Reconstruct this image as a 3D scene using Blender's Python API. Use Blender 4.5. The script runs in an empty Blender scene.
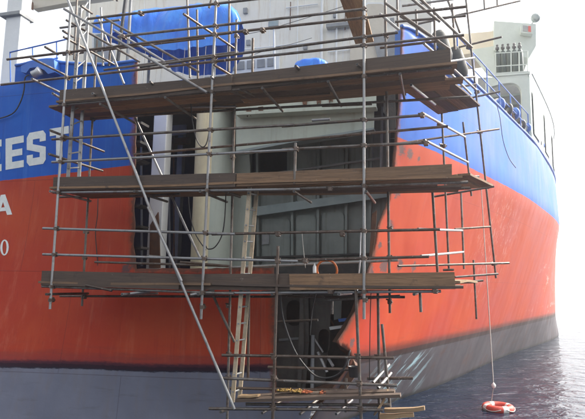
import bpy, bmesh, math, random
from mathutils import Vector, Matrix, Quaternion
from mathutils.geometry import delaunay_2d_cdt
from mathutils import noise as mnoise
random.seed(7)
C = bpy.context.scene.collection
sc = bpy.context.scene

# ---------------------------------------------------------------- camera, sky, sun, exposure
FPX, EYE = 545.0, 3.0
PIT, ROL = math.radians(7.8), math.radians(1.0)
_d = Vector((0, math.cos(PIT), math.sin(PIT)))
_u0 = Vector((0, -math.sin(PIT), math.cos(PIT)))
_r0 = Vector((1, 0, 0))
_r = _r0 * math.cos(ROL) + _u0 * math.sin(ROL)
_u = -_r0 * math.sin(ROL) + _u0 * math.cos(ROL)
EYEP = Vector((0, 0, EYE))
cam = bpy.data.cameras.new('camera')
cam.sensor_width = 36.0
cam.lens = 36.0 * FPX / 585.0
cam.clip_start = 0.1
cam.clip_end = 6000
camo = bpy.data.objects.new('camera', cam)
C.objects.link(camo)
camo.matrix_world = Matrix(((_r.x, _u.x, -_d.x, 0), (_r.y, _u.y, -_d.y, 0), (_r.z, _u.z, -_d.z, EYE), (0, 0, 0, 1)))
sc.camera = camo

SUN_EL, SUN_AZ = math.radians(42), math.radians(70)      # azimuth clockwise from +Y
sunv = Vector((math.sin(SUN_AZ) * math.cos(SUN_EL), math.cos(SUN_AZ) * math.cos(SUN_EL), math.sin(SUN_EL)))
w = bpy.data.worlds.new('World')
sc.world = w
w.use_nodes = True
wn = w.node_tree
bg = wn.nodes['Background']
sky = wn.nodes.new('ShaderNodeTexSky')
sky.sky_type = 'NISHITA'
sky.sun_disc = False
sky.sun_elevation = SUN_EL
sky.sun_rotation = SUN_AZ
sky.air_density = 1.0
sky.dust_density = 6.0
sky.ozone_density = 1.0
hs = wn.nodes.new('ShaderNodeHueSaturation')
hs.inputs['Saturation'].default_value = 0.28
wn.links.new(sky.outputs[0], hs.inputs['Color'])
wn.links.new(hs.outputs[0], bg.inputs['Color'])
bg.inputs['Strength'].default_value = 0.15
sl = bpy.data.lights.new('sun', 'SUN')
sl.energy = 1.5
sl.angle = math.radians(2.0)
sl.color = (1.0, 0.90, 0.74)
so = bpy.data.objects.new('sun', sl)
C.objects.link(so)
so.rotation_euler = (-sunv).to_track_quat('-Z', 'Y').to_euler()
so.location = sunv * 60
sc.view_settings.view_transform = 'Standard'
sc.view_settings.look = 'None'
sc.view_settings.gamma = 1
sc.view_settings.exposure = 1.6
sc.render.engine = 'CYCLES'
sc.cycles.use_denoising = True
sc.cycles.max_bounces = 8
sc.cycles.volume_bounces = 1

# ---------------------------------------------------------------- ship frame: l across, s forward, z up
YAW = math.radians(15)
AX = Vector((math.sin(YAW), math.cos(YAW), 0))
BX = Vector((math.cos(YAW), -math.sin(YAW), 0))
def W(l, s, z): return BX * l + AX * s + Vector((0, 0, z))
def L(p): return (p.dot(BX), p.dot(AX), p.z)
def ray(x, y): return _d + _r * ((x - 292.5) / FPX) - _u * ((y - 209.5) / FPX)
def onplane(x, y, p, n):
    v = ray(x, y)
    return EYEP + v * ((p - EYEP).dot(n) / v.dot(n))
def pix(x, y, s): return onplane(x, y, AX * s, AX)          # point of a cross-ship plane
def lz(x, y, s):
    a = L(pix(x, y, s)); return a[0], a[2]

# ---------------------------------------------------------------- materials
class NT:
    def __init__(self, name):
        self.m = bpy.data.materials.new(name)
        self.m.use_nodes = True
        self.t = self.m.node_tree
        self.b = self.t.nodes['Principled BSDF']
    def n(self, k, **kw):
        o = self.t.nodes.new('ShaderNode' + k)
        for a, v in kw.items(): setattr(o, a, v)
        return o
    def ln(self, a, b): self.t.links.new(a, b)
    def pos(self, sc_=(1, 1, 1), kind='world', rand=False):
        if kind == 'world': o = self.n('NewGeometry').outputs['Position']
        else: o = self.n('TexCoord').outputs['Object']
        mp = self.n('Mapping'); mp.inputs['Scale'].default_value = sc_
        self.ln(o, mp.inputs['Vector'])
        if rand:
            oi = self.n('ObjectInfo'); cx = self.n('CombineXYZ')
            mu = self.n('Math', operation='MULTIPLY'); mu.inputs[1].default_value = 57.0
            self.ln(oi.outputs['Random'], mu.inputs[0])
            for i in range(3): self.ln(mu.outputs[0], cx.inputs[i])
            self.ln(cx.outputs[0], mp.inputs['Location'])
        return mp.outputs[0]
    def noise(self, vec, scale=5, detail=4, rough=0.6, dist=0):
        o = self.n('TexNoise'); o.inputs['Scale'].default_value = scale
        o.inputs['Detail'].default_value = detail; o.inputs['Roughness'].default_value = rough
        o.inputs['Distortion'].default_value = dist
        self.ln(vec, o.inputs['Vector']); return o.outputs['Fac']
    def ramp(self, f, a, b, lo=0.0, hi=1.0):
        o = self.n('MapRange'); o.interpolation_type = 'SMOOTHSTEP'
        o.inputs[1].default_value = a; o.inputs[2].default_value = b
        o.inputs[3].default_value = lo; o.inputs[4].default_value = hi
        self.ln(f, o.inputs[0]); return o.outputs[0]
    def math(self, op, a, b=None):
        o = self.n('Math', operation=op)
        for i, v in enumerate((a, b)):
            if v is None: continue
            if isinstance(v, (int, float)): o.inputs[i].default_value = v
            else: self.ln(v, o.inputs[i])
        return o.outputs[0]
    def mix(self, f, a, b, blend='MIX'):
        o = self.n('Mix', data_type='RGBA', blend_type=blend)
        for i, v in ((0, f), (6, a), (7, b)):
            if isinstance(v, (int, float)): o.inputs[i].default_value = v
            elif isinstance(v, tuple): o.inputs[i].default_value = (*v, 1)
            else: self.ln(v, o.inputs[i])
        return o.outputs[2]
    def base(self, c):
        if isinstance(c, tuple): self.b.inputs['Base Color'].default_value = (*c, 1)
        else: self.ln(c, self.b.inputs['Base Color'])
    def bump(self, h, dist=0.01, st=1.0):
        o = self.n('Bump'); o.inputs['Distance'].default_value = dist; o.inputs['Strength'].default_value = st
        self.ln(h, o.inputs['Height']); self.ln(o.outputs[0], self.b.inputs['Normal'])
    def setp(self, **kw):
        for k, v in kw.items(): self.b.inputs[k.replace('_', ' ')].default_value = v

def paint(name, c1, c2, scale=2.0, rough=0.5, metal=0.0, streak=None, samt=0.6, bump=0.004, kind='world', rust=None):
    t = NT(name); v = t.pos(kind=kind, rand=(kind != 'world'))
    col = t.mix(t.ramp(t.noise(v, scale, 6, 0.65), 0.3, 0.7), c1, c2)
    if streak:
        sv = t.pos((5, 5, 0.35), kind)
        col = t.mix(t.ramp(t.noise(sv, 1.3, 5, 0.7), 0.5, 0.78, 0, samt), col, streak)
    if rust:
        col = t.mix(t.ramp(t.noise(v, scale * 3.1, 8, 0.75), 0.58, 0.7), col, rust)
    t.base(col)
    t.setp(Roughness=rough, Metallic=metal)
    t.bump(t.noise(v, scale * 9, 4, 0.6), bump)
    return t.m

MAT = {}
def build_materials():
    P = paint
    MAT['cream'] = P('cream_paint', (.80, .72, .48), (.68, .60, .40), 1.6, .5, streak=(.35, .24, .12), samt=.5)
    MAT['sage'] = P('pale_green_paint', (.50, .55, .47), (.42, .47, .41), 1.3, .5, streak=(.26, .22, .16), samt=.5)
    MAT['slate'] = P('slate_paint', (.225, .255, .235), (.17, .195, .185), 1.5, .5, streak=(.08, .075, .06), samt=.6)
    MAT['slate_light'] = P('slate_beam_paint', (.26, .31, .31), (.20, .25, .25), 2, .5)
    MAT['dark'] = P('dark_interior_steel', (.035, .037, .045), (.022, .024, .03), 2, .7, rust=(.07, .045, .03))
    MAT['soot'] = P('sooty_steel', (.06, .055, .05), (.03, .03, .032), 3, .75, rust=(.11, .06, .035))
    MAT['white'] = P('white_paint', (.84, .81, .72), (.77, .74, .64), .9, .45, streak=(.50, .38, .24), samt=.6)
    MAT['white_plain'] = P('white_enamel', (.80, .81, .79), (.74, .75, .73), 1.5, .4)
    MAT['letter'] = P('letter_paint', (.78, .80, .76), (.66, .70, .68), 7, .55, rust=(.45, .5, .55))
    MAT['beige'] = P('beige_paint', (.66, .60, .48), (.58, .52, .42), 1.5, .5)
    MAT['grey'] = P('grey_paint', (.30, .31, .31), (.22, .23, .24), 3, .5)
    MAT['black'] = P('black_paint', (.025, .026, .03), (.04, .04, .045), 5, .45)
    MAT['blue'] = P('blue_paint', (.018, .105, .47), (.03, .16, .55), 2, .42, streak=(.1, .2, .45), samt=.4)
    MAT['primer'] = P('primer_red', (.30, .06, .035), (.22, .05, .03), 4, .6)
    MAT['brown'] = P('rust_brown', (.16, .075, .04), (.09, .05, .035), 5, .8)
    MAT['green'] = P('bottle_green', (.02, .045, .035), (.035, .06, .05), 4, .35)
    MAT['rubber'] = P('rubber', (.028, .03, .03), (.045, .05, .047), 6, .65)
    MAT['orange'] = P('orange_hose', (.65, .17, .03), (.5, .12, .03), 8, .5)
    MAT['rag'] = P('yellow_rag', (.42, .28, .07), (.22, .12, .05), 14, .9)
    MAT['ragr'] = P('red_rag', (.46, .14, .05), (.25, .06, .04), 14, .9)
    MAT['rope'] = P('rope_fibre', (.55, .53, .48), (.42, .40, .36), 40, .9)
    MAT['cable'] = P('black_cable', (.02, .02, .022), (.035, .035, .035), 8, .5)
    MAT['buoy_red'] = P('buoy_red', (.62, .05, .03), (.50, .06, .04), 12, .5)
    MAT['buoy_white'] = P('buoy_white', (.82, .80, .76), (.70, .68, .64), 12, .5)
    MAT['bright'] = P('bare_steel', (.62, .62, .62), (.45, .45, .46), 9, .4, .5)
    MAT['glass'] = P('dark_glass', (.02, .03, .035), (.03, .04, .045), 3, .08)
    MAT['lens'] = P('lamp_glass', (.35, .42, .40), (.28, .34, .33), 4, .15)
    # scaffold tube: galvanised, each tube its own dirt
    for key, c1, c2, rst, a, b in (('tube', (.225, .205, .185), (.125, .112, .10), (.10, .066, .045), .42, .64),
                                   ('tube_light', (.38, .38, .375), (.26, .255, .25), (.17, .13, .10), .52, .7),
                                   ('tube_rust', (.155, .115, .09), (.095, .075, .062), (.075, .048, .035), .45, .64)):
        t = NT('scaffold_' + key); v = t.pos(); oi = t.n('ObjectInfo').outputs['Random']
        col = t.mix(oi, c1, c2)
        col = t.mix(t.ramp(t.noise(v, 4.5, 7, .7), a, b, 0, .85), col, rst)
        col = t.mix(t.ramp(t.noise(v, 23, 4, .7), .62, .7, 0, .7), col, (.5, .49, .46))
        t.base(col); t.setp(Roughness=.42, Metallic=.55); t.bump(t.noise(v, 60, 3), .003)
        MAT[key] = t.m
    for key, c1, c2 in (('wood', (.33, .195, .105), (.16, .095, .052)), ('wood_dark', (.125, .086, .062), (.072, .052, .041)),
                        ('wood_light', (.50, .34, .18), (.30, .19, .10))):
        t = NT('scaffold_board_' + key); v = t.pos((1.1, 22, 22), 'obj', True); v2 = t.pos((1, 1, 1), 'obj', True)
        oi = t.n('ObjectInfo').outputs['Random']
        g = t.noise(v, 1.6, 7, .7, .6)
        col = t.mix(t.ramp(g, .3, .7), c1, c2)
        col = t.mix(t.math('MULTIPLY', oi, .4), col, (.07, .052, .042))
        col = t.mix(t.ramp(t.noise(v2, 3.5, 6, .7), .55, .72, 0, .7), col, (.045, .036, .032))
        col = t.mix(t.ramp(t.noise(v2, 8, 5, .7), .66, .72, 0, .55), col, (.38, .34, .29))
        t.base(col); t.setp(Roughness=.85); t.bump(g, .006)
        MAT[key] = t.m
    MAT['ladder_wood'] = P('weathered_ladder_wood', (.56, .46, .33), (.42, .33, .22), 6, .8, rust=(.2, .12, .07))
    MAT['pale'] = P('pale_green_white_enamel', (.52, .58, .55), (.46, .52, .49), 1.2, .5)
    MAT['web'] = P('web_plate_steel', (.13, .12, .105), (.085, .08, .075), 3, .65, streak=(.05, .04, .035), rust=(.12, .07, .045))
    # tarpaulin
    t = NT('blue_tarpaulin'); v = t.pos()
    col = t.mix(t.ramp(t.noise(v, 1.4, 5, .6), .35, .7), (.02, .17, .74), (.05, .28, .84))
    t.base(col); t.setp(Roughness=.28); t.bump(t.noise(t.pos((1.6, 1.6, .5)), 2.0, 3, .5, .6), .05)
    MAT['tarp'] = t.m
    # sea
    t = NT('sea_water'); v = t.pos((1, 1, 1))
    t.base((.004, .012, .032)); t.setp(Roughness=.06, IOR=1.33, Specular_IOR_Level=.4)
    a = t.noise(t.pos((.8, 1.5, 1)), 1.1, 4, .55, .4); b = t.noise(t.pos((1.0, 2.0, 1)), 3.6, 4, .55, .3)
    c = t.noise(t.pos((.25, .3, 1)), .5, 3, .5)
    h = t.math('ADD', t.math('ADD', t.math('MULTIPLY', a, 1.0), t.math('MULTIPLY', b, .22)), t.math('MULTIPLY', c, 1.2))
    t.bump(h, .22)
    MAT['sea'] = t.m
build_materials()

def hull_material(side):
    """ship paint: grey bottom, dark line, red, blue; bounds stored per vertex in metres"""
    t = NT('hull_paint_side' if side else 'hull_paint_stern')
    v = t.pos()
    ab = t.n('Attribute', attribute_name='above_blue').outputs['Fac']
    ak = t.n('Attribute', attribute_name='above_boot').outputs['Fac']
    wob = t.math('MULTIPLY', t.math('SUBTRACT', t.noise(v, 3, 5, .6), .5), .05)
    wob2 = t.math('MULTIPLY', t.math('SUBTRACT', t.noise(t.pos((3, 3, 9)), 2.2, 6, .7), .5), .03 if side else .10)
    st = t.noise(t.pos((4.5, 4.5, .22)), 1.2, 6, .7)        # vertical runs
    st2 = t.noise(t.pos((14, 14, .5)), 1.0, 4, .6)
    blot = t.noise(v, .55, 6, .6)
    red = t.mix(t.ramp(blot, .35, .68), (.41, .040, .018), (.47, .068, .025))
    red = t.mix(t.ramp(st, .5, .75, 0, .10 if side else .5), red, (.54, .15, .085))
    red = t.mix(t.ramp(st2, .55, .75, 0, .10 if side else .35), red, (.26, .018, .018))
    blue = t.mix(t.ramp(blot, .35, .68), (.008, .088, .44), (.013, .125, .52))
    blue = t.mix(t.ramp(st, .52, .78, 0, .10 if side else .5), blue, (.09, .22, .55))
    blue = t.mix(t.ramp(st2, .55, .75, 0, .08 if side else .4), blue, (.012, .06, .32))
    grey = t.mix(t.ramp(blot, .3, .7), (.20, .21, .265), (.145, .155, .205))
    grey = t.mix(t.ramp(st, .45, .75, 0, .2 if side else .6), grey, (.17, .155, .17))
    grey = t.mix(t.ramp(t.noise(t.pos((.7, .7, 6)), 1.3, 5, .7), .55, .75, 0, .5), grey, (.09, .085, .10))
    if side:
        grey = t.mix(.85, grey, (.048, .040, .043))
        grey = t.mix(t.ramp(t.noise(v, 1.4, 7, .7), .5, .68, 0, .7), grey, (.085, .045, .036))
        # pale scrapes running down and aft over the bottom paint
        m0 = t.n('Mapping'); m0.inputs['Rotation'].default_value = (0, math.radians(40), 0)
        m = t.n('Mapping'); m.inputs['Scale'].default_value = (.55, .3, 5)
        t.ln(t.n('NewGeometry').outputs['Position'], m0.inputs['Vector']); t.ln(m0.outputs[0], m.inputs['Vector'])
        scr = t.ramp(t.noise(m.outputs[0], 1.5, 5, .65), .53, .66)
        near = t.n('VectorMath', operation='DISTANCE'); t.ln(t.n('NewGeometry').outputs['Position'], near.inputs[0])
        near.inputs[1].default_value = W(*hit_side(402, 370))
        msk = t.ramp(near.outputs['Value'], .7, 2.4, 1, 0)
        grey = t.mix(t.math('MULTIPLY', scr, msk), grey, (.34, .50, .55))
        # fender scuffs along the side: worn to pale primer
        sc1 = t.ramp(t.noise(t.pos((.5, .5, 1.6)), 1.1, 9, .78), .54, .64)
        far = t.n('VectorMath', operation='DISTANCE'); t.ln(t.n('NewGeometry').outputs['Position'], far.inputs[0])
        far.inputs[1].default_value = (14.2, 31, 2.5)
        fm = t.ramp(far.outputs['Value'], 3, 8, .6, 0)
        red = t.mix(t.math('MULTIPLY', sc1, fm), red, (.62, .52, .48))
        mid = t.n('VectorMath', operation='DISTANCE'); t.ln(t.n('NewGeometry').outputs['Position'], mid.inputs[0])
        mid.inputs[1].default_value = (6.4, 17.8, 4.6)
        mm = t.ramp(mid.outputs['Value'], 1.0, 3.0, .35, 0)
        sc2 = t.ramp(t.noise(t.pos((3, 3, 1.5)), 2.0, 8, .8), .52, .6)
        red = t.mix(t.math('MULTIPLY', sc2, mm), red, (.60, .36, .30))
    kb = t.math('ADD', ab, wob)
    kk = t.math('ADD', ak, wob2)
    col = t.mix(t.ramp(kb, -.006, .006), red, blue)
    col = t.mix(t.ramp(kk, -.015, .015), grey, col)
    if side:
        soft = t.math('MULTIPLY', t.ramp(kk, -.02, .02), t.ramp(kk, .14, .34, 1, 0))
        col = t.mix(t.math('MULTIPLY', soft, .85), col, (.085, .026, .020))
        line = t.math('MULTIPLY', t.ramp(kk, -.06, -.04), t.ramp(kk, .08, .13, 1, 0))
        col = t.mix(t.math('MULTIPLY', line, .9), col, (.022, .014, .014))
    else:
        line = t.math('MULTIPLY', t.ramp(kk, -.05, -.02), t.ramp(kk, .09, .16, 1, 0))
        col = t.mix(t.math('MULTIPLY', line, .96), col, (.012, .010, .022))
        soft = t.math('MULTIPLY', t.ramp(kk, .05, .08), t.ramp(kk, .12, .4, 1, 0))
        col = t.mix(t.math('MULTIPLY', soft, .45), col, (.12, .03, .045))
    sw = t.n('SeparateXYZ'); t.ln(t.n('NewGeometry').outputs['Position'], sw.inputs[0])
    wet = t.ramp(t.math('ADD', sw.outputs[2], wob2), .02, .16, 1, 0)
    col = t.mix(t.math('MULTIPLY', wet, .85), col, (.016, .018, .016))
    haze = t.math('MULTIPLY', t.ramp(kk, .15, .6, 1, 0), t.ramp(t.noise(t.pos((.6, .6, 7)), 1.5, 5, .7), .45, .7, 0, .55))
    col = t.mix(t.math('MULTIPLY', haze, t.ramp(kk, .1, .2)), col, (.16, .045, .04))
    # ground-back weld spots near the cut edge
    spots = SIDE_SPOTS if side else STERN_SPOTS
    for (p, r) in spots:
        dn = t.n('VectorMath', operation='DISTANCE'); t.ln(t.n('NewGeometry').outputs['Position'], dn.inputs[0])
        dn.inputs[1].default_value = p
        f = t.math('ADD', dn.outputs['Value'], t.math('MULTIPLY', t.math('SUBTRACT', t.noise(t.pos((1, 1, 1.8)), 9, 6, .8), .5), r * 3.2))
        col = t.mix(t.ramp(f, r * .55, r, .85, 0), col, (.085, .075, .08))
    ct = t.n('Attribute', attribute_name='from_cut').outputs['Fac']
    ce = t.math('ADD', ct, t.math('MULTIPLY', t.math('SUBTRACT', t.noise(v, 5, 7, .75), .5), .30))
    col = t.mix(t.ramp(ce, .03, .10, .92, 0), col, (.035, .028, .028))
    col = t.mix(t.ramp(ce, .08, .17, .5, 0), col, (.20, .07, .04))
    # rust runs
    rr_ = t.math('MULTIPLY', t.ramp(t.noise(t.pos((9, 9, .3)), 1.0, 5, .7), .66, .74), t.ramp(t.noise(t.pos((1, 1, .5)), .8, 3), .5, .65))
    col = t.mix(t.math('MULTIPLY', rr_, .6), col, (.20, .085, .04))
    # horizontal weld seams
    sep = t.n('SeparateXYZ'); t.ln(t.n('NewGeometry').outputs['Position'], sep.inputs[0])
    seam = t.ramp(t.math('ABSOLUTE', t.math('SUBTRACT', t.math('FRACT', t.math('MULTIPLY', sep.outputs[2], .47)), .5)), 0, .006, 1, 0)
    dv = t.n('VectorMath', operation='DOT_PRODUCT'); t.ln(t.n('NewGeometry').outputs['Position'], dv.inputs[0])
    dv.inputs[1].default_value = (.6, .8, 0) if side else tuple(BX)
    stag = t.math('MULTIPLY', t.math('FLOOR', t.math('ADD', t.math('MULTIPLY', sep.outputs[2], .47), .5)), 1.37)
    vs_ = t.ramp(t.math('ABSOLUTE', t.math('SUBTRACT', t.math('FRACT', t.math('MULTIPLY', t.math('ADD', dv.outputs['Value'], stag), .235)), .5)), 0, .003, 1, 0)
    seam = t.math('MAXIMUM', seam, vs_)
    col = t.mix(t.math('MULTIPLY', seam, .22 if side else .4), col, (.05, .02, .03))
    t.base(col)
    t.ln(t.ramp(blot, .2, .8, .42, .6), t.b.inputs['Roughness']); t.setp(Specular_IOR_Level=.14)
    dent = t.noise(t.pos((1, 1, .6)), .9, 2, .5)
    # plating pressed in slightly between the frames
    dt = t.n('VectorMath', operation='DOT_PRODUCT'); t.ln(t.n('NewGeometry').outputs['Position'], dt.inputs[0])
    dt.inputs[1].default_value = (.6, .8, 0) if side else tuple(BX)
    fr = t.math('ABSOLUTE', t.math('SINE', t.math('MULTIPLY', dt.outputs['Value'], math.pi / .72)))
    dent = t.math('ADD', dent, t.math('MULTIPLY', t.math('MULTIPLY', fr, t.noise(t.pos((.4, .4, .4)), 1, 2)), .16))
    t.bump(t.math('ADD', t.math('ADD', dent, t.math('MULTIPLY', t.noise(v, 30, 3), .02)), t.math('MULTIPLY', seam, .03)), .035 if side else .08)
    return t.m

# ---------------------------------------------------------------- object helpers
def link(o, parent=None):
    C.objects.link(o)
    if parent is not None:
        o.parent = parent
        if parent.location != Vector((0, 0, 0)):
            o.matrix_parent_inverse = Matrix.Translation(parent.location).inverted()
    return o
def tag(o, label, cat, group=None):
    o['label'] = label; o['category'] = cat
    if group: o['group'] = group
    return o
def thing(name, label, cat, loc=(0, 0, 0), group=None):
    o = bpy.data.objects.new(name, None); o.empty_display_size = .2
    o.location = loc; C.objects.link(o)
    return tag(o, label, cat, group)
def mesh(name, verts, faces, mat, parent=None, smooth=False):
    me = bpy.data.meshes.new(name); me.from_pydata([tuple(v) for v in verts], [], faces); me.update()
    if mat: me.materials.append(MAT[mat] if isinstance(mat, str) else mat)
    if smooth:
        for p in me.polygons: p.use_smooth = True
    return link(bpy.data.objects.new(name, me), parent)
def frombm(name, bm, mat, parent=None, smooth=False):
    me = bpy.data.meshes.new(name); bm.normal_update(); bm.to_mesh(me); bm.free()
    for m in (mat if isinstance(mat, (list, tuple)) else [mat]): me.materials.append(MAT[m] if isinstance(m, str) else m)
    if smooth:
        for p in me.polygons: p.use_smooth = True
    return link(bpy.data.objects.new(name, me), parent)
BOXF = [(0, 3, 2, 1), (4, 5, 6, 7), (0, 1, 5, 4), (1, 2, 6, 5), (2, 3, 7, 6), (3, 0, 4, 7)]
def sbox(name, l0, l1, s0, s1, z0, z1, mat, parent, bev=0.0):
    vs = [W(l, s, z) for z in (z0, z1) for l, s in ((l0, s0), (l1, s0), (l1, s1), (l0, s1))]
    bm = bmesh.new(); bv = [bm.verts.new(v) for v in vs]
    for f in BOXF: bm.faces.new([bv[i] for i in f])
    if bev: bmesh.ops.bevel(bm, geom=bm.edges[:], offset=bev, segments=2, affect='EDGES', profile=.5)
    bmesh.ops.recalc_face_normals(bm, faces=bm.faces[:])
    return frombm(name, bm, mat, parent)
def panel(name, pts, s, thick, mat, parent, holes=()):
    """flat plate standing across the ship at station s, outline given by where it shows in the picture"""
    bm = bmesh.new(); edges = []
    for loop in [pts] + list(holes):
        vs = [bm.verts.new(pix(x, y, s)) for x, y in loop]
        edges += [bm.edges.new((vs[i], vs[(i + 1) % len(vs)])) for i in range(len(vs))]
    bmesh.ops.triangle_fill(bm, use_beauty=True, edges=edges, normal=-AX)
    for f in bm.faces:
        f.normal_update()
        if f.normal.dot(AX) > 0: f.normal_flip()
    ext = bmesh.ops.extrude_face_region(bm, geom=bm.faces[:])
    bmesh.ops.translate(bm, vec=AX * thick, verts=[g for g in ext['geom'] if isinstance(g, bmesh.types.BMVert)])
    bmesh.ops.recalc_face_normals(bm, faces=bm.faces[:])
    return frombm(name, bm, mat, parent)
_cyl = {}
def unit_cyl(mat, seg=10, hollow=True):
    k = (mat, seg, hollow)
    if k in _cyl: return _cyl[k]
    bm = bmesh.new()
    rings = [(1, 0), (1, 1)]
    vs = [[bm.verts.new((math.cos(2 * math.pi * i / seg) * r, math.sin(2 * math.pi * i / seg) * r, z)) for i in range(seg)] for r, z in rings]
    for i in range(seg):
        j = (i + 1) % seg
        f = bm.faces.new((vs[0][i], vs[0][j], vs[1][j], vs[1][i])); f.smooth = True
    for z, ring, flip in ((0, vs[0], True), (1, vs[1], False)):
        if hollow:
            inn = [bm.verts.new((v.co.x * .82, v.co.y * .82, z)) for v in ring]
            for i in range(seg):
                j = (i + 1) % seg
                q = (ring[i], ring[j], inn[j], inn[i])
                bm.faces.new(q[::-1] if flip else q)
            f = bm.faces.new(inn[::-1] if flip else inn); f.material_index = 1
        else:
            bm.faces.new(ring[::-1] if flip else ring)
    me = bpy.data.meshes.new('tube'); bm.to_mesh(me); bm.free()
    me.materials.append(MAT[mat]); me.materials.append(MAT['cable'])
    _cyl[k] = me; return me
def rod(name, p0, p1, r, mat, parent, seg=10, hollow=False):
    v = p1 - p0; o = bpy.data.objects.new(name, unit_cyl(mat, seg, hollow))
    q = v.to_track_quat('Z', 'Y')
    o.matrix_world = Matrix.LocRotScale(p0, q, (r, r, v.length))
    return link(o, parent)
def sweep(name, pts, r, mat, parent=None, seg=6, closed=False, sub=4):
    """a bent hose, rope or rail: one round tube along a smoothed path"""
    P = []
    n = len(pts)
    for i in range(n if closed else n - 1):
        a, b, c, d = (pts[(i + k) % n] if closed else pts[min(max(i + k, 0), n - 1)] for k in (-1, 0, 1, 2))
        for j in range(sub):
            t = j / sub
            P.append(.5 * ((2 * b) + (c - a) * t + (2 * a - 5 * b + 4 * c - d) * t * t + (3 * b - a - 3 * c + d) * t ** 3))
    if not closed: P.append(pts[-1])
    V, Fc = [], []
    m = len(P); up = Vector((.13, .21, 1)).normalized()
    for i in range(m):
        tg = (P[(i + 1) % m] - P[i - 1]) if closed else (P[min(i + 1, m - 1)] - P[max(i - 1, 0)])
        tg.normalize(); a = tg.cross(up).normalized(); b = tg.cross(a)
        for k in range(seg):
            an = 2 * math.pi * k / seg
            V.append(P[i] + (a * math.cos(an) + b * math.sin(an)) * r)
    for i in range(m if closed else m - 1):
        for k in range(seg):
            i2 = (i + 1) % m; k2 = (k + 1) % seg
            Fc.append((i * seg + k, i * seg + k2, i2 * seg + k2, i2 * seg + k))
    if not closed:
        Fc.append(tuple(range(seg))[::-1]); Fc.append(tuple((m - 1) * seg + k for k in range(seg)))
    return mesh(name, V, Fc, mat, parent, True)
def lathe(name, prof, base, mat, parent, seg=20, axis=Vector((0, 0, 1)), smooth=True):
    q = axis.to_track_quat('Z', 'Y'); V, Fc = [], []
    for r, z in prof:
        for k in range(seg):
            an = 2 * math.pi * k / seg
            V.append(base + q @ Vector((r * math.cos(an), r * math.sin(an), z)))
    for i in range(len(prof) - 1):
        for k in range(seg):
            k2 = (k + 1) % seg
            Fc.append((i * seg + k, i * seg + k2, (i + 1) * seg + k2, (i + 1) * seg + k))
    Fc.append(tuple(range(seg))[::-1]); Fc.append(tuple((len(prof) - 1) * seg + k for k in range(seg)))
    return mesh(name, V, Fc, mat, parent, smooth)
def torus(name, c, R, r, mats, parent, nrm=Vector((0, 0, 1)), nu=40, nv=12, pick=None):
    q = nrm.to_track_quat('Z', 'Y'); V, Fc = [], []
    for i in range(nu):
        a = 2 * math.pi * i / nu
        for k in range(nv):
            b = 2 * math.pi * k / nv
            V.append(c + q @ Vector(((R + r * math.cos(b)) * math.cos(a), (R + r * math.cos(b)) * math.sin(a), r * math.sin(b))))
    for i in range(nu):
        for k in range(nv):
            Fc.append((i * nv + k, ((i + 1) % nu) * nv + k, ((i + 1) % nu) * nv + (k + 1) % nv, i * nv + (k + 1) % nv))
    o = mesh(name, V, Fc, mats[0], parent, True)
    for m in mats[1:]: o.data.materials.append(MAT[m])
    if pick:
        for i, p in enumerate(o.data.polygons): p.material_index = pick(i // nv)
    return o

# ---------------------------------------------------------------- sea
SEA = 1500
sea = mesh('water', [(-SEA, -60, 0), (SEA, -60, 0), (SEA, SEA, 0), (-SEA, SEA, 0)], [(0, 1, 2, 3)], 'sea')
sea['kind'] = 'structure'

# ---------------------------------------------------------------- hull form
def pchip(xs, ys):
    n = len(xs); h = [xs[i + 1] - xs[i] for i in range(n - 1)]; dl = [(ys[i + 1] - ys[i]) / h[i] for i in range(n - 1)]
    m = [dl[0]] + [0 if dl[i - 1] * dl[i] <= 0 else 2 * dl[i - 1] * dl[i] / (dl[i - 1] + dl[i]) for i in range(1, n - 1)] + [dl[-1]]
    def f(x):
        if x <= xs[0]: return ys[0] + m[0] * (x - xs[0])
        if x >= xs[-1]: return ys[-1] + m[-1] * (x - xs[-1])
        i = 0
        while x > xs[i + 1]: i += 1
        t = (x - xs[i]) / h[i]
        return (2 * t ** 3 - 3 * t * t + 1) * ys[i] + (t ** 3 - 2 * t * t + t) * h[i] * m[i] + (3 * t * t - 2 * t ** 3) * ys[i + 1] + (t ** 3 - t * t) * h[i] * m[i + 1]
    return f
def row(pts):
    sl_ = [L(Vector((x, y, 0)))[:2] for x, y in pts]
    return pchip([a[1] for a in sl_], [a[0] for a in sl_])
R_WAT = row([(.3, 11.4), (2.89, 15.03), (4.64, 17.37), (9.06, 24.14), (18.0, 37.3), (23.4, 51), (28, 68), (33.6, 90)])
R_BOO = row([(.85, 10.95), (2.69, 13.69), (4.30, 16.01), (8.21, 21.78), (17.2, 36.0), (22.2, 49), (27, 67), (33.2, 90)])
R_BLU = row([(1.45, 10.55), (2.26, 11.49), (3.38, 12.70), (4.92, 14.58), (9.24, 20.36), (14.2, 28.8), (19.4, 42), (25, 62), (32.3, 90)])
R_TOP = row([(1.5, 10.3), (2.3, 11.24), (3.37, 12.32), (6.20, 16.16), (9.65, 21.06), (14.4, 29.5), (19.4, 43), (25, 63), (32.4, 90)])
def l_side(s, z):
    zs = (0, 1.4, 6.2, 8.6); rs = (R_WAT, R_BOO, R_BLU, R_TOP)
    if z <= 0: return R_WAT(s) + z * .45
    if z >= 8.6: return R_TOP(s) + (z - 8.6) * (R_TOP(s) - R_BLU(s)) / 2.4
    for i in range(3):
        if z <= zs[i + 1]:
            t = (z - zs[i]) / (zs[i + 1] - zs[i])
            return rs[i](s) * (1 - t) + rs[i + 1](s) * t
def s_stern(l, z):
    k = max(0., min(1., 1 - (z + .2) / 5.6)) ** 1.6
    low = 11.05 + (l + 2.6) * .22
    return 10.62 * (1 - k) + low * k
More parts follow.
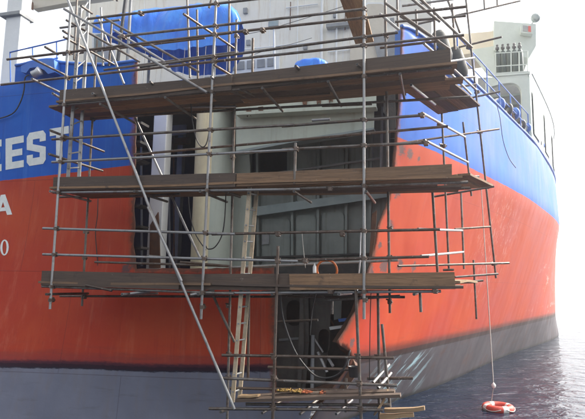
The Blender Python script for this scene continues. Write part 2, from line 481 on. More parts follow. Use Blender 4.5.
def hit_stern(x, y):
    s = 10.6
    for _ in range(30):
        l, _s, z = L(pix(x, y, s)); s = .5 * s + .5 * s_stern(l, z)
    return l, s, z
def hit_side(x, y):
    v = ray(x, y); t0 = 7.0
    def f(t):
        l, s, z = L(EYEP + v * t); return l - l_side(s, z)
    a = t0; fa = f(a)
    while a < 70:
        b = a + .4; fb = f(b)
        if fa > 0 >= fb:
            for _ in range(40):
                c = .5 * (a + b)
                if f(c) > 0: a = c
                else: b = c
            return L(EYEP + v * a)
        a, fa = b, fb
    raise ValueError((x, y))
def corner(z):
    l = -2.
    for _ in range(40): l = l_side(s_stern(l, z), z)
    return l, s_stern(l, z)
def lin(pts):
    pts = sorted(pts)
    def f(x):
        if x <= pts[0][0]: i = 0
        elif x >= pts[-1][0]: i = len(pts) - 2
        else:
            i = 0
            while x > pts[i + 1][0]: i += 1
        (a, b), (c, d) = pts[i], pts[i + 1]
        return b + (d - b) * (x - a) / (c - a)
    return f
# paint lines on the stern and on the side, in metres above the water
def st_line(px): return lin([(lambda h: (h[0], h[2]))(hit_stern(*p)) for p in px])
def sd_line(px): return lin([(lambda h: (h[1], h[2]))(hit_side(*p)) for p in px])
SB = st_line([(0, 181), (70, 173), (135, 164.8)]); SK = st_line([(0, 366), (75, 367), (145, 370), (240, 371), (300, 369)])
DB = sd_line([(398, 137), (435, 151.4), (473.5, 169), (520, 193), (537, 204)]); DK0 = [(350, 364), (400, 353.5), (440, 344), (500, 330), (545, 319)]
DK = sd_line(DK0)
zb_far = DB(hit_side(537, 204)[1]); zk_far = DK(hit_side(545, 319)[1])
sB, sK = hit_side(537, 204)[1], hit_side(545, 319)[1]
def DBf(s): return DB(s) if s < sB else zb_far
def DKf(s): return DK(s) if s < sK else zk_far
SIDE_SPOTS = [(W(*hit_side(x, y)), r) for x, y, r in ((402, 150, .16), (410, 155, .16), (419, 159, .07), (397, 192, .15), (391, 226, .14), (384, 266, .20), (400, 265, .16), (414, 267, .14), (370, 272, .2), (352, 343, .12), (380, 245, .10))]
STERN_SPOTS = [(W(*hit_stern(x, y)), r) for x, y, r in ((134, 262, .16), (126, 269, .14), (276, 390, .12))]

def jag(pts, amp, step=.12, seed=0):
    out = []
    for i in range(len(pts) - 1):
        a, b = Vector(pts[i]), Vector(pts[i + 1]); n = max(1, int((b - a).length / step))
        nn = Vector((-(b - a).y, (b - a).x)); nn = nn.normalized() if nn.length else nn
        for j in range(n):
            p = a.lerp(b, j / n)
            out.append(p + nn * (amp * mnoise.noise(Vector((p.x * 4 + seed, p.y * 4, 3.1))) if (i or j) else 0))
    out.append(Vector(pts[-1])); return out
def inside(p, poly):
    c = False; j = len(poly) - 1
    for i in range(len(poly)):
        a, b = poly[i], poly[j]
        if (a[1] > p[1]) != (b[1] > p[1]) and p[0] < (b[0] - a[0]) * (p[1] - a[1]) / (b[1] - a[1]) + a[0]: c = not c
        j = i
    return c
def plate(name, poly, fpos, fblue, fboot, du, dv, mat, parent, inward, cutline, thick=.022):
    us = [p[0] for p in poly]; vs = [p[1] for p in poly]
    pts = [Vector((p[0], p[1])) for p in poly]; n0 = len(pts)
    u = min(us) + du * .5
    while u < max(us):
        v = min(vs) + dv * .5
        while v < max(vs):
            if inside((u, v), poly): pts.append(Vector((u, v)))
            v += dv
        u += du
    for i in range(len(cutline) - 1):
        a, b = Vector(cutline[i]), Vector(cutline[i + 1]); n = max(1, int((b - a).length / .14))
        nn = Vector((-(b - a).y, (b - a).x)).normalized()
        for j in range(n):
            for dd in (.09, .2):
                for sg in (-1, 1):
                    p = a.lerp(b, (j + .5) / n) + nn * dd * sg
                    if inside(p, poly): pts.append(p)
    r = delaunay_2d_cdt(pts, [], [list(range(n0))], 1, 1e-5)
    V2, F2 = r[0], r[2]
    V = [fpos(p.x, p.y) for p in V2]
    fs = []
    for f in F2:
        n = (V[f[1]] - V[f[0]]).cross(V[f[2]] - V[f[0]])
        fs.append(tuple(f) if n.dot(inward) < 0 else tuple(f)[::-1])
    me = bpy.data.meshes.new(name); me.from_pydata([tuple(v) for v in V], [], fs); me.update()
    for p in me.polygons: p.use_smooth = True
    cl = [Vector(c) for c in cutline]
    def cutd(u, v):
        p = Vector((u, v)); best = 9.
        for i in range(len(cl) - 1):
            e = cl[i + 1] - cl[i]; k = max(0., min(1., (p - cl[i]).dot(e) / max(e.length_squared, 1e-9)))
            best = min(best, (p - cl[i] - e * k).length)
        return best
    for an, fn in (('above_blue', fblue), ('above_boot', fboot), ('from_cut', cutd)):
        at = me.attributes.new(an, 'FLOAT', 'POINT')
        for i, p in enumerate(V2): at.data[i].value = fn(p.x, p.y)
    me.materials.append(mat); me.materials.append(MAT['brown'])
    o = link(bpy.data.objects.new(name, me), parent)
    so_ = o.modifiers.new('thickness', 'SOLIDIFY'); so_.thickness = thick; so_.offset = -1; so_.material_offset_rim = 1
    return o

ship = thing('cargo_ship', 'large blue and red cargo ship with its stern corner cut open for repair', 'ship', W(-2, 11, 0))
# --- stern plating
def S2(x, y): h = hit_stern(x, y); return (h[0], h[2])
cz = [-1.6, -.8, 0, .25]
low_lip = [S2(318, 388.5), S2(300, 394), S2(276.5, 397)]
cut = [S2(276.5, 397), S2(276, 345), S2(275, 296), S2(274, 268), S2(200, 268), S2(136.5, 269), S2(134, 245), S2(134.5, 205), S2(135, 165), S2(136, 120), S2(137.5, 61)]
topl = [S2(137.5, 61), S2(102, 65), S2(62, 63), S2(52, 60), S2(36, 61.5), S2(24, 64.5), S2(15.5, 66), S2(14.5, 84), S2(-30, 89), S2(-120, 97)]
polyS = [Vector((-20, -1.6))] + [Vector((corner(z)[0], z)) for z in cz]
polyS += [Vector(p) for p in low_lip[:-1]] + jag(cut[:-1], .035) + [Vector(p) for p in topl] + [Vector((-20, topl[-1][1]))]
stern = plate('stern_plating', polyS, lambda l, z: W(l, s_stern(l, z), z), lambda l, z: z - SB(l), lambda l, z: z - SK(l), .3, .28, hull_material(False), ship, AX, low_lip + cut)
# --- side plating
def D2(x, y): h = hit_side(x, y); return (h[1], h[2])
topD = [D2(401, 27), D2(406, 27.6), D2(413, 30.5), D2(424, 38), D2(437, 49), D2(466, 75.5), D2(496, 104), D2(520, 128), D2(537, 146)]
ztop = topD[-1][1]
edge = [D2(339.5, 379), D2(347, 368), D2(351, 357.5), D2(349, 351), D2(336, 342.5), D2(345, 328), D2(355, 311), D2(362, 290), D2(367, 272), D2(372, 259), D2(378.5, 223), D2(386, 207), D2(391, 189), D2(394, 155), D2(396, 130), D2(399, 104), D2(400, 60), D2(401, 27)]
polyD = [Vector((corner(z)[1], z)) for z in cz[::-1]] + [Vector((90, -1.6)), Vector((90, ztop)), Vector((45, ztop))] + [Vector(p) for p in topD[::-1]][:-1]
polyD += jag(edge[::-1], .03, .1, 5)
side = plate('side_plating', polyD, lambda s, z: W(l_side(s, z), s, z), lambda s, z: z - DBf(s), lambda s, z: z - DKf(s), .33, .3, hull_material(True), ship, Vector((-.8, .6, 0)), edge)
# bulwark cap along the side
capp = [W(*hit_side(x, y)) + Vector((0, 0, .02)) for x, y in ((401.5, 27.3), (406, 27.8), (413, 30.7), (424, 38.2), (437, 49.2), (466, 75.6))]
s_cap = [D2(466, 75.5)[0], D2(496, 104)[0], D2(520, 128)[0], D2(537, 146)[0]]
for i in range(0, 40):
    s = D2(496, 104)[0] + i * 1.0
    zt = lin(topD[4:])(s) if s < topD[-1][0] else ztop
    capp.append(W(l_side(s, zt), s, zt + .02))
sweep('bulwark_cap', capp, .045, 'blue', ship, 6, sub=3)
scap = [W(l, s_stern(l, z) - .0, z + .01) for l, z in topl[:7]]
sweep('bulwark_cap', scap, .04, 'blue', ship, 6, sub=3)
# the inside flange of the peaked bulwark end
fl = [W(*hit_side(x, y)) for x, y in ((400.6, 30), (400, 60), (399, 88))]
for i in range(2):
    a, b = fl[i], fl[i + 1]
    mesh('bulwark_flange', [a, a + AX * .02 - BX * .12, b + AX * .02 - BX * .12, b, a + AX * .05, b + AX * .05], [(0, 1, 2, 3), (0, 3, 5, 4), (1, 4, 5, 2)], 'blue', ship)

# --- lettering on the stern
def letter(polys, x0, x1, ytl, ytr, ybl, ybr, mat='letter'):
    """block letter: unit outline pieces placed in the slanted box it fills on the plating"""
    V, Fc = [], []
    for pl in polys:
        i0 = len(V)
        for a, b in pl:
            yt = ytl + (ytr - ytl) * a; yb = ybl + (ybr - ybl) * a
            l, s, z = hit_stern(x0 + (x1 - x0) * a, yt + (yb - yt) * (1 - b)); V.append(W(l, s - .008, z))
        Fc.append(tuple(range(i0, len(V))))
    return mesh('painted_letter', V, Fc, mat, ship)
def R4(a, b, c, d): return [(a, b), (c, b), (c, d), (a, d)]
GE = [R4(0, 0, .36, 1), R4(.36, .78, 1, 1), R4(.36, .39, .92, .60), R4(.36, 0, 1, .22)]
GS = [[(.14, 1), (.86, 1), (1, .88), (1, .68), (.68, .68), (.68, .78), (.32, .78), (.0, .86)], [(0, .86), (.32, .78), (.32, .64), (0, .50)],
      [(0, .50), (.32, .64), (1, .50), (.68, .36)], [(1, .50), (.68, .36), (.68, .22), (1, .12)], [(.86, 0), (.14, 0), (0, .12), (0, .33), (.32, .33), (.32, .22), (.68, .22), (1, .12)]]
GT = [R4(0, .78, 1, 1), R4(.33, 0, .67, .78)]
GA = [[(0, 0), (.28, 0), (.62, 1), (.38, 1)], [(.72, 0), (1, 0), (.62, 1), (.38, 1)], R4(.28, .2, .72, .38)]
def ring(ro, ri, n=16):
    out = []
    for i in range(n):
        a, b = 2 * math.pi * i / n, 2 * math.pi * (i + 1) / n
        out.append([(.5 + .5 * math.cos(a), .5 + .5 * math.sin(a)), (.5 + .5 * math.cos(b), .5 + .5 * math.sin(b)), (.5 + ri * math.cos(b), .5 + (ri + .18) * math.sin(b)), (.5 + ri * math.cos(a), .5 + (ri + .18) * math.sin(a))])
    return out
letter(GE, -17, 1.8, 142, 139.5, 174, 171)
letter(GE, 5.8, 24, 139, 135.5, 170, 167)
letter(GS, 27, 46, 133.5, 130, 166.5, 163.5)
letter(GT, 50, 69, 129, 126, 162.5, 160)
letter(GA, -6, 12.5, 196, 193.5, 216, 214.5)
letter(ring(.5, .24), .5, 9, 240, 239, 256, 255)

# ---------------------------------------------------------------- inside the opening
z_main = L(pix(300, 97, 11.55))[2]
z_low = L(pix(200, 272, 10.75))[2]
lA, lB = lz(92, 200, 10.7)[0], lz(398, 200, 11.8)[0]
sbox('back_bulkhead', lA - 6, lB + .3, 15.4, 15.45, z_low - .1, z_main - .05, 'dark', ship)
panel('stiffened_bulkhead', [(244, 118), (391, 108), (388, 200), (380, 285), (246, 285)], 13.1, .04, 'slate', ship,
      holes=[[(252, 146), (287, 141), (287, 172), (252, 172)]])
for x0, x1 in ((258, 259), (293, 293), (319, 318.5), (347.5, 346), (372, 369)):
    a, b = pix(x0, 132, 13.02), pix(x1, 283, 13.02)
    V = []
    for p in (b, a):
        for dl, ds in ((-.03, -.10), (.03, -.10), (.03, .08), (-.03, .08)): V.append(p + BX * dl + AX * ds)
    mesh('stiffener', V, BOXF, 'slate', ship)
def cornered(x0, y0, x1, y1, r):
    out = []
    for cx, cy, a0 in ((x1 - r, y0 + r, -90), (x1 - r, y1 - r, 0), (x0 + r, y1 - r, 90), (x0 + r, y0 + r, 180)):
        for k in range(4):
            a = math.radians(a0 + 30 * k); out.append((cx + r * math.cos(a), cy + r * math.sin(a)))
    return out
panel('cross_stringer', [(247, 208), (388, 189.5), (388, 197), (247, 217)], 12.75, .12, 'slate_light', ship)
for x0, x1 in ((262, 290), (296, 316), (322, 344)):
    panel('panel_plate', cornered(x0, 219 - (x0 - 262) * .11, x1, 276, 4), 13.0, .05, 'slate', ship)
for x0, x1 in ((297, 316), (322, 344), (350, 368)):
    panel('panel_plate', cornered(x0, 151 - (x0 - 297) * .12, x1, 203 - (x0 - 297) * .13, 4), 13.0, .05, 'slate', ship)
panel('deck_girder', [(236, 104), (374, 98), (374, 129), (300, 140), (236, 152)], 11.75, .05, 'sage', ship)
panel('deck_edge_plate', [(236, 88), (376, 80), (376, 105), (236, 113)], 11.55, .08, 'sage', ship)
panel('girder_flange', [(236, 112.5), (376, 104.5), (376, 107), (236, 115)], 11.42, .3, 'sage', ship)
panel('girder_flange', [(236, 150.5), (300, 138.8), (374, 127.5), (374, 129.5), (300, 141), (236, 153)], 11.62, .3, 'slate_light', ship)
for x, y in ((302, 99), (316, 97), (328, 95), (246, 109), (258, 107)):
    panel('torn_bracket', [(x, y), (x + 5, y - .5), (x + 4.5, y + 7), (x + 2.6, y + 5), (x + 1, y + 8)], 11.5, .03, 'brown', ship)
# cream trunk with its rounded corner
def trunk():
    prof = []
    l0, l1 = lz(187, 180, 11.7)[0], lz(236, 180, 12.5)[0]
    rr = (l1 - l0) / 2; lc = (l0 + l1) / 2
    for k in range(19):
        a = math.radians(-90 + 10 * k); prof.append((lc + rr * math.sin(a), 12.25 - .62 * math.cos(a)))
    z0, z1 = z_low, z_main - .03
    V = [W(l, s, z) for z in (z0, z1) for l, s in prof]; n = len(prof)
    Fc = [(i, i + 1, n + i + 1, n + i) for i in range(n - 1)]
    o = mesh('trunk_casing', V, Fc, 'cream', ship)
    o.data.materials.append(MAT['sage'])
    for i, p in enumerate(o.data.polygons):
        p.material_index = 1 if i > 10 else 0; p.use_smooth = True  # sage on the right half: the cream casing's shaded turn put into colour
    return o
trunk()
panel('curved_web', [(224, 103), (242, 103), (247, 130), (250, 165), (253, 270), (207, 270), (213, 190)], 12.72, .05, 'sage', ship)
sbox('pillar', lz(150.5, 180, 11.6)[0], lz(164, 180, 11.6)[0], 11.6, 11.9, z_low, z_main, 'white_plain', ship, .02)
sbox('pillar', lz(176, 180, 13.6)[0], lz(181, 180, 13.6)[0], 13.6, 13.8, z_low, z_main, 'grey', ship)
panel('primer_bracket', [(150, 225), (158, 212), (160, 268), (149, 268)], 11.5, .04, 'brown', ship)
panel('cross_beam', [(134, 141), (188, 137), (188, 143), (134, 147)], 13.4, .15, 'brown', ship)
panel('cross_beam', [(134, 110), (188, 105), (188, 109), (134, 114)], 12.4, .15, 'brown', ship)
panel('wood_panel', [(166, 104), (186, 103), (186, 134), (166, 136)], 12.9, .04, 'grey', ship)
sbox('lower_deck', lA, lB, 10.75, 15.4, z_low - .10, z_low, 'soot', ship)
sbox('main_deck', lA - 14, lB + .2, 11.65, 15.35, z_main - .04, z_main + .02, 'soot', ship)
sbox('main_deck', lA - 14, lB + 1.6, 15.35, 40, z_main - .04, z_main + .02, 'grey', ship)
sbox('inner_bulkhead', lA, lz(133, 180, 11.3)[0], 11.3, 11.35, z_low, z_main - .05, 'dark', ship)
# cut frame ends, pipes and wiring round the opening
for y in (122, 141, 160, 183, 205, 226, 247):
    panel('frame_end', [(133, y), (140 + (y % 7) * .5, y - .6), (139 + (y % 5), y + 1.6), (133, y + 2.4)], 10.72, .35, 'soot', ship)
for x0, y0, x1, y1, sa, r, m in ((168, 104, 170, 268, 13.0, .03, 'grey'), (173.5, 104, 174, 268, 13.2, .022, 'brown'), (141, 104, 142, 266, 12.6, .03, 'grey'), (255, 176, 382, 158, 12.9, .03, 'grey'), (250, 258, 380, 254, 12.8, .035, 'soot'), (382, 100, 381, 170, 12.5, .03, 'grey'),
        (279, 340, 302, 338, 11.7, .03, 'grey'), (283, 296, 282, 392, 11.9, .025, 'grey'), (320, 300, 336, 330, 12.3, .02, 'brown')):
    rod('pipe_run', pix(x0, y0, sa), pix(x1, y1, sa), r, m, ship, 8)
panel('junction_box', [(262, 232), (269, 231.5), (269, 244), (262, 244.5)], 12.95, .05, 'grey', ship)
panel('torn_strip', [(372, 214), (377, 210), (375, 240), (371, 262), (368, 270), (370, 245)], 11.2, .02, 'brown', ship)
panel('torn_strip', [(384, 96), (395, 94), (396, 128), (390, 132), (388, 118), (383, 112)], 11.5, .02, 'soot', ship)
# lower hold seen through the small opening
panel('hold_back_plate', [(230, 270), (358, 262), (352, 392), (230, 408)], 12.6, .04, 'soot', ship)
def oval(cx, cy, rx, ry, n=18, sq=.75):
    out = []
    for i in range(n):
        a = 2 * math.pi * i / n; c, s = math.cos(a), math.sin(a)
        out.append((cx + rx * math.copysign(abs(c) ** sq, c), cy + ry * math.copysign(abs(s) ** sq, s)))
    return out
panel('web_frame', [(274, 296), (308, 294), (309, 340), (305, 392), (274, 398)], 11.75, .03, 'web', ship, holes=[oval(294, 313, 8, 13)])
panel('web_frame', [(310, 294), (332, 292), (330, 325), (324, 392), (312, 392)], 12.05, .03, 'web', ship, holes=[oval(329 - 5, 341, 6, 12)])
panel('web_frame', [(333, 291), (342, 290), (341, 318), (334, 320)], 12.0, .03, 'slate', ship)
panel('frame_flange', [(300, 296), (303, 296), (304, 345), (300, 392), (297, 392)], 11.6, .18, 'web', ship)
panel('hold_floor_plate', [(272, 396), (309, 391), (340, 378), (352, 356), (358, 372), (340, 398), (300, 408), (272, 408)], 11.55, .3, 'brown', ship)
rod('hold_pipe', pix(312, 388, 11.5), pix(313, 335, 11.5), .04, 'grey', ship)
rod('steel_offcut', pix(327, 372, 11.45), pix(318, 352, 11.6), .03, 'bright', ship)
rod('steel_offcut', pix(333, 366, 11.45), pix(327, 356, 11.6), .03, 'bright', ship)
rod('steel_offcut', pix(323, 352, 11.5), pix(314, 338, 11.6), .02, 'bright', ship)
panel('paint_tray', [(329, 327), (341, 325.5), (342, 328), (330, 330)], 11.5, .2, 'white_plain', ship)
panel('blue_bracket', [(338, 319), (347, 318), (346, 321), (339, 322)], 11.6, .1, 'blue', ship)
# torn lip of the side plate
tl = [hit_side(336, 342.5), hit_side(349, 351), hit_side(351, 357.5)]
a, b, c = (W(*h) for h in tl)
mesh('torn_plate_lip', [a, b, c, c - BX * .10 + AX * .22, b - BX * .22 + AX * .18, a - BX * .02 + AX * .12], [(0, 1, 4, 5), (1, 2, 3, 4)], 'brown', ship)
mesh('rolled_edge', [W(*hit_side(*p)) + d for p in ((336, 342.5), (345, 328), (355, 311), (362, 290), (367, 272)) for d in (Vector((0, 0, 0)), AX * .14 - BX * .10)], [(2 * i, 2 * i + 2, 2 * i + 3, 2 * i + 1) for i in range(4)], 'brown', ship)
# frame stubs on the cut edge of the side
for (x0, y0, x1, y1) in ((389, 205, 377, 262), (392, 196, 388, 228), (380, 235, 371, 270)):
    a, b = W(*hit_side(x0 + 2, y0)), W(*hit_side(x1 + 2, y1))
    d = AX * .08 - BX * .10
    mesh('frame_stub', [a, b, b + d, a + d, a + AX * .03, b + AX * .03, b + d + AX * .03, a + d + AX * .03], BOXF, 'soot', ship)

# ---------------------------------------------------------------- deckhouse and deck gear
house = sbox('deckhouse', lz(66, 50, 17.5)[0], lz(432, 50, 17.5)[0], 17.5, 24, z_main + .02, z_main + 9, 'white', ship)
def hp(name, pts, mat, out=.05, par=house, holes=()): return panel(name, pts, 17.5 - out, out - .004, mat, par, holes)
for x in (142, 216, 268, 342, 398):
    rod('wall_seam', pix(x, 92, 17.5), pix(x + 3, -20, 17.5), .012, 'white_plain', house, 6)
for x0, x1, r in ((321, 322.5, .05), (336, 337, .03), (297, 298, .02)):
    rod('wall_pipe', pix(x0, 95, 17.4), pix(x1, -15, 17.4), r, 'white_plain', house)
hp('wall_ledge', [(326, 24), (352, 21), (352, 24.5), (326, 27)], 'grey', .25)
hp('ventilation_grille', [(203, 62), (279, 54), (279, 70), (203, 77)], 'white_plain', .18)
for i in range(7):
    x = 206 + i * 10.2; y = 65 - i * 1.07
    g = hp('grille_slat', [(x, y), (x + 7.6, y - .8), (x + 7.6, y + 7.2), (x, y + 8)], 'grey', .22)
hp('door_panel', [(350, 45), (384, 40), (384, 92), (350, 92)], 'beige', .12)
hp('door_panel', [(372, 36), (400, 33), (400, 92), (386, 92)], 'grey', .2)
hp('window', cornered(168, 22, 184, 40, 3), 'glass', .06)
for x0, y0, x1, y1 in ((286, 8, 318, 4), (240, 50, 318, 42), (328, 52, 350, 50)):
    rod('wall_conduit', pix(x0, y0, 17.42), pix(x1, y1, 17.42), .025, 'white_plain', house, 8)
for x, y in ((243, 8), (303, 44), (312, 60), (333, 12), (356, 12), (390, 18), (246, 40)):
    hp('wall_fitting', [(x, y), (x + 4, y - .4), (x + 4, y + 4.6), (x, y + 5)], 'grey', .10)
dr_ = hp('door', cornered(366, 4, 384, 34, 3), 'beige', .06)
hp('door_frame', cornered(364.5, 2.5, 385.5, 35.5, 3.6), 'white_plain', .04, house, [cornered(366.4, 4.4, 383.6, 33.6, 2.8)])
for x in (290, 345): rod('rust_pipe', pix(x, 30, 17.42), pix(x + .6, 2, 17.42), .018, 'brown', house, 6)
# floodlight on its post
fl_ = sbox('floodlight', lz(268, 25, 15)[0], lz(279, 25, 15)[0], 15, 15.2, lz(273, 27, 15)[1], lz(273, 20.5, 15)[1], 'grey', ship, .03)
sbox('lamp_glass', lz(269, 25, 14.99)[0], lz(278, 25, 14.99)[0], 14.985, 14.998, lz(273, 26.2, 15)[1], lz(273, 21.5, 15)[1], 'lens', fl_)
rod('floodlight_post', pix(275, 90, 15.1), pix(274, 27, 15.1), .03, 'white_plain', ship)
# the dark derrick struts and left mast
rod('derrick_strut', pix(117, 66, 13), pix(128, -20, 13), .052, 'black', ship)
rod('derrick_strut', pix(127, 66, 13.2), pix(132, -20, 13.2), .045, 'grey', ship)
mast = sbox('mast_post', lz(3, 50, 11.6)[0], lz(18, 50, 11.6)[0], 11.6, 11.95, z_main - .6, L(pix(10, -30, 11.6))[2], 'white_plain', ship, .02)
sbox('mast_collar', lz(1, 14, 11.55)[0], lz(21, 14, 11.55)[0], 11.5, 12.05, lz(10, 16, 11.55)[1], lz(10, 12.5, 11.55)[1], 'grey', mast, .01)
panel('boat_deck_overhang', [(27, 3), (33, 9), (66, 3), (110, -3), (110, -30), (27, -30)], 14.6, .25, 'beige', ship)
panel('overhang_bracket', [(26, 2), (31, 1), (31, 9), (27, 7)], 14.4, .12, 'brown', ship)
panel('pale_locker', [(92, 32), (105, 30), (105, 66), (92, 66)], 14.5, .6, 'white_plain', ship)
panel('locker_door', [(94, 35), (103, 33.5), (103, 64), (94, 64)], 14.46, .03, 'slate_light', ship)
# blue handrail above the stern bulwark
zr = lambda x, y: W(*(lambda q: (q[0], 10.7, q[2]))(L(pix(x, y, 10.7))))
for a, b in (((10, 52.5), (66, 39.5)), ((16, 67), (58, 58))):
    rod('handrail', zr(*a), zr(*b), .018, 'blue', ship)
for a, b in (((10.5, 82), (10, 52)), ((57, 63), (56.5, 41.5)), ((33, 62), (32.5, 47.5))):
    rod('handrail_post', zr(*a), zr(*b), .016, 'blue', ship)
# mooring chock with its roller
ch = panel('mooring_chock', [(21, 66), (30, 62), (45, 59.5), (54, 60), (55, 72), (48, 74), (44, 70), (38, 67), (30, 68), (26, 73), (21, 72)], 10.42, .2, 'blue', ship)
lathe('chock_roller', [(.05, -.12), (.11, -.10), (.09, 0), (.11, .10), (.05, .12)], pix(37, 73, 10.42), 'bright', ch, 16, axis=(BX * .9 + Vector((0, 0, .5))).normalized())
sweep('mooring_line', [pix(29, 75, 10.4), pix(25, 78, 10.38), pix(24, 90, 10.45), pix(20, 103, 10.5), pix(12, 114, 10.55), pix(-6, 120, 10.55)], .016, 'cable', ship)
# blue covered gear on deck behind the platform
def mound(name, x0, x1, ytop, ybot, s, depth, mat, parent=None, folds=.05, seed=0, nu=40, nv=14, sag=0., rim=0.):
    l0, z0 = lz(x0, ybot, s); l1, _z = lz(x1, ybot, s); z1 = lz(.5 * (x0 + x1), ytop, s)[1]
    V, Fc = [], []
    for j in range(nv + 1):
        ph = math.pi / 2 * j / nv
        for i in range(nu):
            a = 2 * math.pi * i / nu
            ex = .72
            c, sn = math.cos(a), math.sin(a)
            rr = math.cos(ph) ** .42
            px = math.copysign(abs(c) ** ex, c) * rr; ps = math.copysign(abs(sn) ** ex, sn) * rr
            p = W((l0 + l1) / 2 + px * (l1 - l0) / 2, s + depth * .5 + ps * depth / 2, z0 + (z1 - z0) * (math.sin(ph) ** .9) - (sag * px if j else sag * px))
            q = Vector((px * 3.2 + seed, ps * 2.0, ph * 1.3))
            f = mnoise.fractal(q, .8, 2.1, 4) * folds + .35 * folds * math.sin(a * 9 + 3 * mnoise.noise(q)) * math.cos(ph)
            out = (BX * px + AX * ps + Vector((0, 0, .4))).normalized()
            V.append(p + out * f)
    for j in range(nv):
        for i in range(nu):
            i2 = (i + 1) % nu
            Fc.append((j * nu + i, j * nu + i2, (j + 1) * nu + i2, (j + 1) * nu + i))
    Fc.append(tuple(range(nu))[::-1])
    return mesh(name, V, Fc, mat, parent, True)
def draped(name, topp, botp, s_f, depth, mat, nu=110):
    """a sheet thrown over gear: front skirt, crest and back, with long pull folds"""
    ft = [pchip([p[0] for p in topp], [p[1] for p in topp]), pchip([p[0] for p in botp], [p[1] for p in botp])]
    x0, x1 = topp[0][0], topp[-1][0]; nj = 22; V, Fc = [], []
    for i in range(nu + 1):
        x = x0 + (x1 - x0) * i / nu
        zt_, zb2 = lz(x, ft[0](x), s_f + depth * .4)[1], lz(x, ft[1](x), s_f)[1]
        endk = min(1., 5. * min(i, nu - i) / nu)
        for j in range(nj + 1):
            k = j / nj
            a = math.pi * k                                     # front hem, over the crest, to the back hem
            hgt = math.sin(a) ** .62 if k not in (0, 1) else 0.
            s = s_f + depth * (.5 - .5 * math.cos(a)) * (.25 + .75 * endk) + (.10 * (1 - endk))
            skirt = (1 - hgt)
            xx = x * .055
            fold = math.sin(xx * 9 + 2.4 * mnoise.noise(Vector((xx * 1.1, k * 2, 0)))) * .016 * (.3 + skirt) + mnoise.fractal(Vector((xx * .9, k * 2.2, 4)), .9, 2.1, 4) * .12
            diag = .05 * mnoise.noise(Vector((xx * 2.2 + k * 5, k * 1.5, 9)))
            l = lz(x, .5 * (ft[0](x) + ft[1](x)), s_f)[0]
            z = zb2 + (zt_ - zb2) * hgt
            sag_ = .06 * mnoise.noise(Vector((xx * 1.5, 2, 2))) * skirt
            V.append(W(l, s - (fold + diag) * (1 if k < .5 else -1), z + fold * .5 * hgt + sag_))
    for i in range(nu):
        for j in range(nj):
            a = i * (nj + 1) + j; Fc.append((a, a + nj + 1, a + nj + 2, a + 1))
    return mesh(name, V, Fc, mat, None, True)
tp = draped('tarpaulin_cover', [(92, 27), (104, 22), (115, 18), (135, 12.5), (165, 8), (198, 7), (220, 9.5), (230, 17), (237, 31)], [(92, 32), (104, 31), (115, 31), (135, 36), (143, 46), (165, 50), (198, 47.5), (220, 44.5), (230, 43), (237, 41)], 13.7, 2.0, 'tarp')
tag(tp, 'wide blue tarpaulin draped over gear on the deck behind the upper tubes', 'tarpaulin')
for x, y in ((146, 47), (163, 50), (185, 48), (206, 46.5), (228, 43)):
    a = pix(x, y, 13.68); rod('tie_rope', a, Vector((a.x - .05, a.y - .1, z_main + .02)), .008, 'rope', tp, 6)
tp2 = mound('tarpaulin_cover', 290, 327, 55, 70, 13.2, .9, 'tarp', None, .03, 5.1, 32, 10)
tag(tp2, 'small domed blue tarpaulin showing just above the top platform boards', 'tarpaulin')
# stands that carry the covered gear
for x, s in ((112, 14.3), (215, 14.3), (150, 15.6)):
    a = pix(x, 47, s); rod('gear_stand', Vector((a.x, a.y, z_main)), a, .05, 'grey', ship)
a = pix(308, 69, 13.6); rod('gear_stand', Vector((a.x, a.y, z_main)), a, .12, 'grey', ship)
bp = pix(187, 78, 12.4); tb = pix(188, 53, 12.4)
dr = lathe('oil_drum', [(.26, 0), (.27, .02), (.27, .28), (.285, .30), (.27, .32), (.27, .58), (.285, .60), (.27, .62), (.27, .86), (.25, .88), (.25, .86)], Vector((tb.x, tb.y, z_main + .025)), 'blue', None, 24)
tag(dr, 'upright blue drum on the deck below the large tarpaulin', 'drum')

# side bulwark rail, stanchions and gear
def topz(s): return lin(topD[4:])(s) if s < topD[-1][0] else ztop
s0 = D2(462, 72)[0]
def railp(s, h, inn=.10): return W(l_side(s, topz(s)) - inn, s, topz(s) + h)
st_ = [s0 + i * 1.25 for i in range(22)]
for hgt in (.5, 1.0):
    sweep('side_rail', [railp(s, hgt) for s in st_], .02, 'blue', ship, 6, sub=2)
for i, s in enumerate(st_):
    rod('rail_stanchion', railp(s, -.1), railp(s, 1.0), .022, 'blue', ship, 8)
for k, s in enumerate((s0 + 4.6, s0 + 6.0, s0 + 7.6, s0 + 9.5)):
    c = railp(s, .35, .45)
    torus('rope_coil', c, .26, .12, ('rope' if k % 2 == 0 else 'brown',), ship, (BX + AX * .3).normalized(), 20, 8)
for k in range(9):
    s = s0 + 4.2 + k * .85
    c = railp(s, .38 + .1 * (k % 3), .22)
    torus('rope_coil', c, .16, .075, ('black' if k % 2 else 'blue',), ship, (BX * .7 + AX * (.4 + .1 * k)).normalized(), 16, 7)
for (x, y, sx) in ((441, 44, 12.9), (457, 60, 13.6)):
    p = pix(x, y, sx)
    dd = lathe('mooring_fender', [(.06, -.5), (.14, -.45), (.185, -.32), (.19, 0), (.18, .2), (.13, .31), (.05, .35)], p, 'rubber', None, 18, axis=Vector((-.25, .1, 1)).normalized())
    tag(dd, 'dark rubber fender standing behind the peaked blue bulwark, ' + ('nearer the bulwark peak' if x < 450 else 'further along the rail'), 'fender', 'fenders behind the bulwark')
